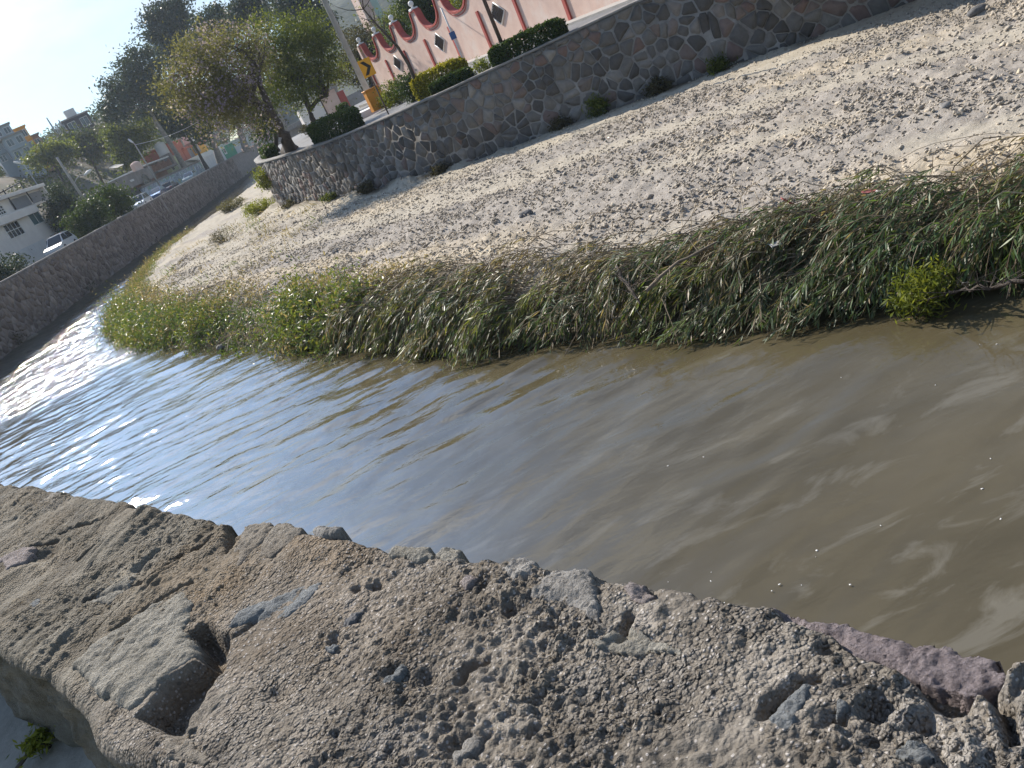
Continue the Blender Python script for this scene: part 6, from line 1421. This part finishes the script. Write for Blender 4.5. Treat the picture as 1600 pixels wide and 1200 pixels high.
# --- cars
def car_mats(name, c):
    m, nt, b = nodes_of(name); b.inputs['Base Color'].default_value = c + (1,); b.inputs['Roughness'].default_value = 0.25; b.inputs['Coat Weight'].default_value = 0.6
    v = coord(nt); nt.links.new(mix(nt, ramp(nt, [(.45, (0, 0, 0)), (.8, (.35, .35, .35))], noise(nt, 3, 4, .6, v)), c, tuple(x * .7 + .05 for x in c)), b.inputs['Base Color']); return m
MAT['tyre'] = pmat('tyre_rubber', (0.02, 0.02, 0.02), None, 5, 0.9, 0.0)
def make_car(label, loc, rz, paint, kind='sedan'):
    t = thing('parked_car', label, 'car', loc, rz, 'cars parked behind the channel wall')
    Lc = 2.15; hw = .86; zb = .28; zs = .92; zr = 1.45 if kind != 'suv' else 1.62
    prof = [(-Lc, zb + .1), (-Lc + .02, .72), (-Lc + .25, .86 if kind == 'sedan' else zs), (-1.45, zs) , (-.85, zs), (1.05, zs - .02), (Lc - .5, .86), (Lc - .06, .70), (Lc, .48), (Lc - .05, zb)]
    st_ = [(0, 1.0), (.5, 1.0), (1, .94)]
    mb = MB(); lo = [(x, zb) for x in np.linspace(Lc - .05, -Lc, 8)][1:-1]
    poly = prof + lo; n = len(poly); ys = [-hw, -hw * .97, hw * .97, hw]
    vs = []
    for y in ys:
        for (x, z) in poly: vs.append((x * (.985 if abs(y) == hw else 1), y, z if abs(y) < hw else z * .985 + .01))
    fs = [(j * n + i, j * n + (i + 1) % n, (j + 1) * n + (i + 1) % n, (j + 1) * n + i) for j in range(3) for i in range(n)] + [tuple(range(n - 1, -1, -1)), tuple(range(3 * n, 4 * n))]
    mb.add(vs, fs); mb.build('body', paint, t)
    back = -1.75 if kind == 'suv' else -1.35; cab = [(back - .25, zs - .03), (back + .2, zr - .08), (-.5, zr), (.25, zr - .03), (1.15, zs - .05)]
    rt = hw * .78; vs = [(x, -hw * .95 if z < zs else -rt, z) for x, z in cab] + [(x, hw * .95 if z < zs else rt, z) for x, z in cab]
    mb = MB(); mb.add(vs, [(0, 1, 6, 5), (1, 2, 7, 6), (2, 3, 8, 7), (3, 4, 9, 8), (4, 3, 2, 1, 0), (5, 6, 7, 8, 9)]); cb = mb.build('cabin', paint, t)
    def side(x0, x1, sgn, name='side_window'):
        mb = MB(); za, zc_ = zs + .03, zr - .13
        def yy(z): return sgn * (hw * .95 + (rt - hw * .95) * (z - zs + .03) / (zr - zs + .03) + .015)
        xt0, xt1 = (x0 + .12, x1 - (.42 if x1 > .6 else .05)) ; q = [(x0, yy(za), za), (x1, yy(za), za), (xt1, yy(zc_), zc_), (xt0, yy(zc_), zc_)]
        mb.add(q + [(p[0], p[1] + sgn * .012, p[2]) for p in q], [(0, 1, 2, 3), (4, 5, 6, 7), (0, 1, 5, 4), (1, 2, 6, 5), (2, 3, 7, 6), (3, 0, 4, 7)]); mb.build(name, MAT['glass'], cb)
    for sg_ in (-1, 1): side(back + .12, -.42, sg_); side(-.36, .95, sg_)
    def screen(xa, za, xb, zb_, name):
        mb = MB(); q = [(xa, -hw * .8, za), (xa, hw * .8, za), (xb, rt * .9, zb_), (xb, -rt * .9, zb_)]; nx = .02 if xa > xb else -.02
        mb.add(q + [(p[0] + nx, p[1], p[2] + .015) for p in q], [(0, 1, 2, 3), (4, 5, 6, 7), (0, 1, 5, 4), (1, 2, 6, 5), (2, 3, 7, 6), (3, 0, 4, 7)]); mb.build(name, MAT['glass'], cb)
    screen(1.10, zs + .0, .34, zr - .08, 'windscreen'); screen(back - .2, zs + .03, back + .14, zr - .16, 'rear_window')
    for x in (-1.3, 1.35):
        for sg_ in (-1, 1):
            mb = MB(); mb.tube([(x, sg_ * (hw - .2), .31), (x, sg_ * (hw + .015), .31)], .31, 14); w = mb.build('wheel', MAT['tyre'], t)
            mb = MB(); mb.tube([(x, sg_ * (hw + .016), .31), (x, sg_ * (hw + .03), .31)], .19, 12); mb.build('rim', MAT['galv'], w)
    for sg_ in (-1, 1):
        mb = MB(); mb.bbox(Lc - .16, Lc + .0, sg_ * .62 - .17, sg_ * .62 + .17, .58, .72, .03); mb.build('headlight', MAT['white'], t)
        mb = MB(); mb.bbox(-Lc - .015, -Lc + .1, sg_ * .66 - .14, sg_ * .66 + .14, .66, .80, .03); mb.build('tail_light', MAT['red'], t)
    return t
cw = car_mats('white_car_paint', (.72, .73, .75)); cb_ = car_mats('blue_car_paint', (.05, .09, .20)); ct = car_mats('pale_car_paint', (.45, .55, .58)); cd = car_mats('dark_car_paint', (.04, .045, .06))
def carpos(px, py, X): q = atX(px, py, X); return (X, float(q[1]), 3.725)
make_car('white hatchback parked in front of the white house, nearest car', carpos(97, 386, -32), R(-90), cw, 'suv')
make_car('white estate car right of the round trees', carpos(221, 316, -32), R(-90), cw, 'suv')
make_car('dark blue car behind the white estate car', carpos(247, 302, -33), R(-90), cb_)
make_car('very dark car at the far end of the blue one, against the mural', carpos(266, 293, -32.5), R(90), cd)
make_car('pale silvery car parked below the mural near the white building', carpos(299, 279, -32), R(-90), ct)
make_car('white car far off under the trees beyond the road bend', tuple(bearing(473, 188, 105, 3.0)), R(170), cw)

# far side behind the trees
q = bearing(508, 168, 118, 3.6); h = thing('pink_hut', 'small pink and white hut far off between the tree trunk and utility pole', 'hut', tuple(q), .2)
for i, (nm, mt, x0, x1, zz) in enumerate((('pink_wall', 'pink', 0, 2.2, 3.2), ('white_wall', 'whitew', -3.4, -.2, 2.6), ('red_door', 'red', 2.25, 3.2, 2.6))):
    mb = MB(); mb.box(x0, x1, 0, 3, -.5, zz); mb.build(nm.split('_')[1] if i < 2 else 'door', MAT[mt], h)
mb = MB(); mb.box(-3.6, 3.3, -.3, 3.3, 3.22, 3.4); mb.build('roof', MAT['greyr'], h)
q0 = atD(572, 12, 92); tw = thing('tower', 'narrow pink and mint rendered tower rising behind the pink wall trees', 'tower', (q0[0], q0[1], 4.2), .25)
mb = MB(); mb.box(-.75, .30, -1.2, 1.2, -.5, 17); mb.build('pink_side', MAT['pink'], tw)
mb = MB(); mb.box(.302, 1.05, -1.15, 1.15, -.5, 16.8); mb.build('mint_side', MAT['mint'], tw)
for k in range(5):
    mb = MB(); mb.box(-.82, .37, -1.30, -1.202, 2.8 * k + 1.8, 2.8 * k + 2.0); mb.build('moulding', MAT['pink'], tw)

# ================================================================== SMALL THINGS ON THE BANK
def rock(px, py, z, r, mat, label, seed, fl=.6, name='rock', cat='rock'):
    rng = np.random.default_rng(seed); p = at(px, py, z); nu, nv = 14, 9; mb = MB(); mb.sphere((0, 0, 0), 1, nu, nv)
    V = np.array(mb.v); d = 1 + .5 * (fbm(V[:, 0] * 1.7 + seed, V[:, 1] * 1.7 + V[:, 2] * 1.3, seed, 4) - .5) * 1.6
    V = V * d[:, None] * np.array([1.2, .9, fl]) * r; mb.v = [tuple(v) for v in V]; o = mb.build(name, mat); o.location = (p[0], p[1], p[2] + r * fl * .35); o.rotation_euler = (0, 0, rng.uniform(0, 6)); return props(o, label, cat)
rock(1527, 20, 1.0, .22, MAT['rk_dark'], 'dark clod alone at the upper right of the gravel bank', 1)
rock(1366, 217, .85, .14, MAT['rk_tan'], 'rounded tan stone on the gravel above the red scrap', 2)
rock(1150, 276, .85, .12, MAT['rk_tan'], 'pale rounded clod at the gravel edge above the reeds', 3)
rock(1258, 258, .85, .10, MAT['rk_tan'], 'small rounded stone halfway along the reed edge', 4)
rock(527, 395, .85, .20, MAT['rk_dark'], 'dark stone on the grey gravel above the yellow weeds', 5)
rock(822, 337, .9, .16, MAT['rk_dark'], 'brown clod in the middle of the cream gravel', 6)
rock(1477, 168, .95, .12, MAT['rk_white'], 'whitish stone right of centre on the upper gravel', 7)
rock(300, 482, .3, .24, MAT['rk_pale'], 'pale stone in the weeds at the tip of the bank', 8)
rock(345, 545, .1, .16, MAT['rk_white'], 'white stone at the waterline by the tip weeds', 9)
rock(85, 492, .2, .35, MAT['rk_dark'], 'dark boulder at the water edge under the channel wall', 10)
rock(52, 530, .15, .40, MAT['rk_tan'], 'tan boulder at the water edge under the channel wall', 11)
MAT['plastic'] = pmat('dirty_plastic', (0.46, 0.45, 0.42), (0.25, 0.235, 0.20), 9, 0.6, 0.3, 30)
MAT['plastic_red'] = pmat('faded_red_plastic', (0.36, 0.09, 0.09), (0.20, 0.07, 0.065), 9, 0.6, 0.3, 30)
def scrap(px, py, z, w, l, mat, label, seed, name='plastic_scrap', cat='litter'):
    rng = np.random.default_rng(seed); p = at(px, py, z); u, v = np.meshgrid(np.linspace(-1, 1, 9), np.linspace(-1, 1, 7)); 
    Z = .10 * w * 3 * (fbm(u * 2 + seed, v * 2, seed, 3) - .4); rag = 1 - .35 * fbm(u * 3, v * 3 + seed, seed + 3, 2)
    V = np.stack([u * l * rag, v * w * rag, Z + .03], -1).reshape(-1, 3); idx = np.arange(63).reshape(7, 9); F = np.stack([idx[:-1, :-1], idx[:-1, 1:], idx[1:, 1:], idx[1:, :-1]], -1).reshape(-1, 4)
    o = link(name, npmesh(name, V, F, mat, True)); o.location = tuple(p); o.rotation_euler = (rng.normal(0, .3), rng.normal(0, .3), rng.uniform(0, 3)); so_ = o.modifiers.new('s', 'SOLIDIFY'); so_.thickness = .006; return props(o, label, cat)
scrap(1358, 302, 1.15, .10, .14, MAT['plastic_red'], 'crumpled red plastic scrap on top of the reeds', 1)
scrap(1388, 300, 1.12, .05, .20, MAT['plastic'], 'long white scrap lying right of the red one', 2)
scrap(1235, 320, 1.05, .10, .22, MAT['plastic_red'], 'faded red scrap at the gravel edge left of the bright red one', 3)
scrap(1212, 384, .95, .07, .10, MAT['plastic'], 'white plastic bag caught low in the reeds', 4)
scrap(1058, 388, 1.0, .06, .08, MAT['plastic'], 'small white scrap at the end of the fallen branch', 5)
scrap(1508, 447, .35, .05, .16, MAT['plastic'], 'white scrap on the brown stems near the right edge', 6)
MAT['stem_b'] = pmat('weathered_wood', (0.26, 0.21, 0.155), (0.15, 0.12, 0.09), 9, 0.9, 0.5, 30)
def log(pts, r, mat, label, name='dead_branch', cat='branch', twigs=6, seed=1):
    rng = np.random.default_rng(seed); P = np.array([at(*p) for p in pts]); b = P[0].copy(); P = P - b; t = thing(name, label, cat, tuple(b))
    s_ = np.linspace(0, 1, len(P)); q = np.linspace(0, 1, 9); P = np.stack([np.interp(q, s_, P[:, j]) for j in range(3)], -1); P[1:-1] += rng.normal(0, .02, (7, 3))
    V, F, _ = tubes_geo([P], [r * np.linspace(1, .5, 9)], 7); link('stem', npmesh('stem', V, F, mat, True), t)
    ps = []
    for k in range(twigs):
        a = P[rng.integers(1, 8)]; ps.append(a + np.linspace(0, 1, 4)[:, None] * np.array([rng.normal(0, .25), rng.normal(0, .25), rng.uniform(.02, .25)]))
    if ps: V, F, _ = tubes_geo(ps, [np.linspace(.008, .003, 4)] * len(ps), 4); link('twigs', npmesh('twigs', V, F, mat, True), t)
log([(1010, 455, .85), (1060, 410, 1.05), (1120, 378, 1.1)], .035, MAT['stem_b'], 'pale fallen branch lying across the top of the reeds')
log([(963, 418, 1.0), (985, 450, .9), (1000, 475, .7)], .04, MAT['bark'], 'reddish brown broken stump of stems hanging in a gap of the reeds', twigs=24, seed=2)
log([(957, 470, .8), (960, 500, .4), (960, 530, .1)], .018, MAT['bark_pale'], 'thin pale stick standing at the water below the stump', twigs=3, seed=3)
log([(1600, 440, .5), (1530, 450, .45), (1475, 458, .3)], .03, MAT['bark'], 'bundle of brown stems reaching out at the right edge of the photo', twigs=26, seed=4)
# small weed at the foot of the parapet
q = at(70, 1172, 4.0); bush('wall_weed', 'tiny yellow green weed on the footpath at the foot of the parapet', 'plant', q, (.05, .05, .035), 22, 16, .02, .03, .010, MAT['leaf_green'], 301, .7, stems=3)
# flecks floating on the river
rng = np.random.default_rng(9); FV, FF, b0 = [], [], 0
for k in range(90):
    x, y = rng.uniform(-2, 6), rng.uniform(2.5, 9.5); a = rng.uniform(0, 3.14); l = rng.uniform(.003, .013); w = l * rng.uniform(.3, .8); c_, s_ = math.cos(a), math.sin(a)
    for dz in (.002, .006): FV += [(x + i * l * c_ - j * w * s_, y + i * l * s_ + j * w * c_, dz) for i, j in ((-1, -1), (1, -1), (1, 1), (-1, 1))]
    FF += [(b0, b0 + 1, b0 + 2, b0 + 3), (b0 + 4, b0 + 5, b0 + 6, b0 + 7), (b0, b0 + 1, b0 + 5, b0 + 4), (b0 + 1, b0 + 2, b0 + 6, b0 + 5), (b0 + 2, b0 + 3, b0 + 7, b0 + 6), (b0 + 3, b0, b0 + 4, b0 + 7)]; b0 += 8
props(link('floating_flecks', npmesh('floating_flecks', np.array(FV), np.array(FF), MAT['white'])), kind='stuff')

# ================================================================== HAZE
mh = bpy.data.materials.new('haze'); mh.use_nodes = True; nt = mh.node_tree; nt.nodes.clear()
o_ = nt.nodes.new('ShaderNodeOutputMaterial'); pv = nt.nodes.new('ShaderNodeVolumePrincipled')
pv.inputs['Color'].default_value = (0.72, 0.83, 0.97, 1); pv.inputs['Density'].default_value = 0.00024; pv.inputs['Anisotropy'].default_value = 0.35
nt.links.new(pv.outputs['Volume'], o_.inputs['Volume'])
mb = MB(); mb.box(-335, 335, -60, 695, -2.5, 78); hz = mb.build('haze', mh); props(hz, kind='stuff')
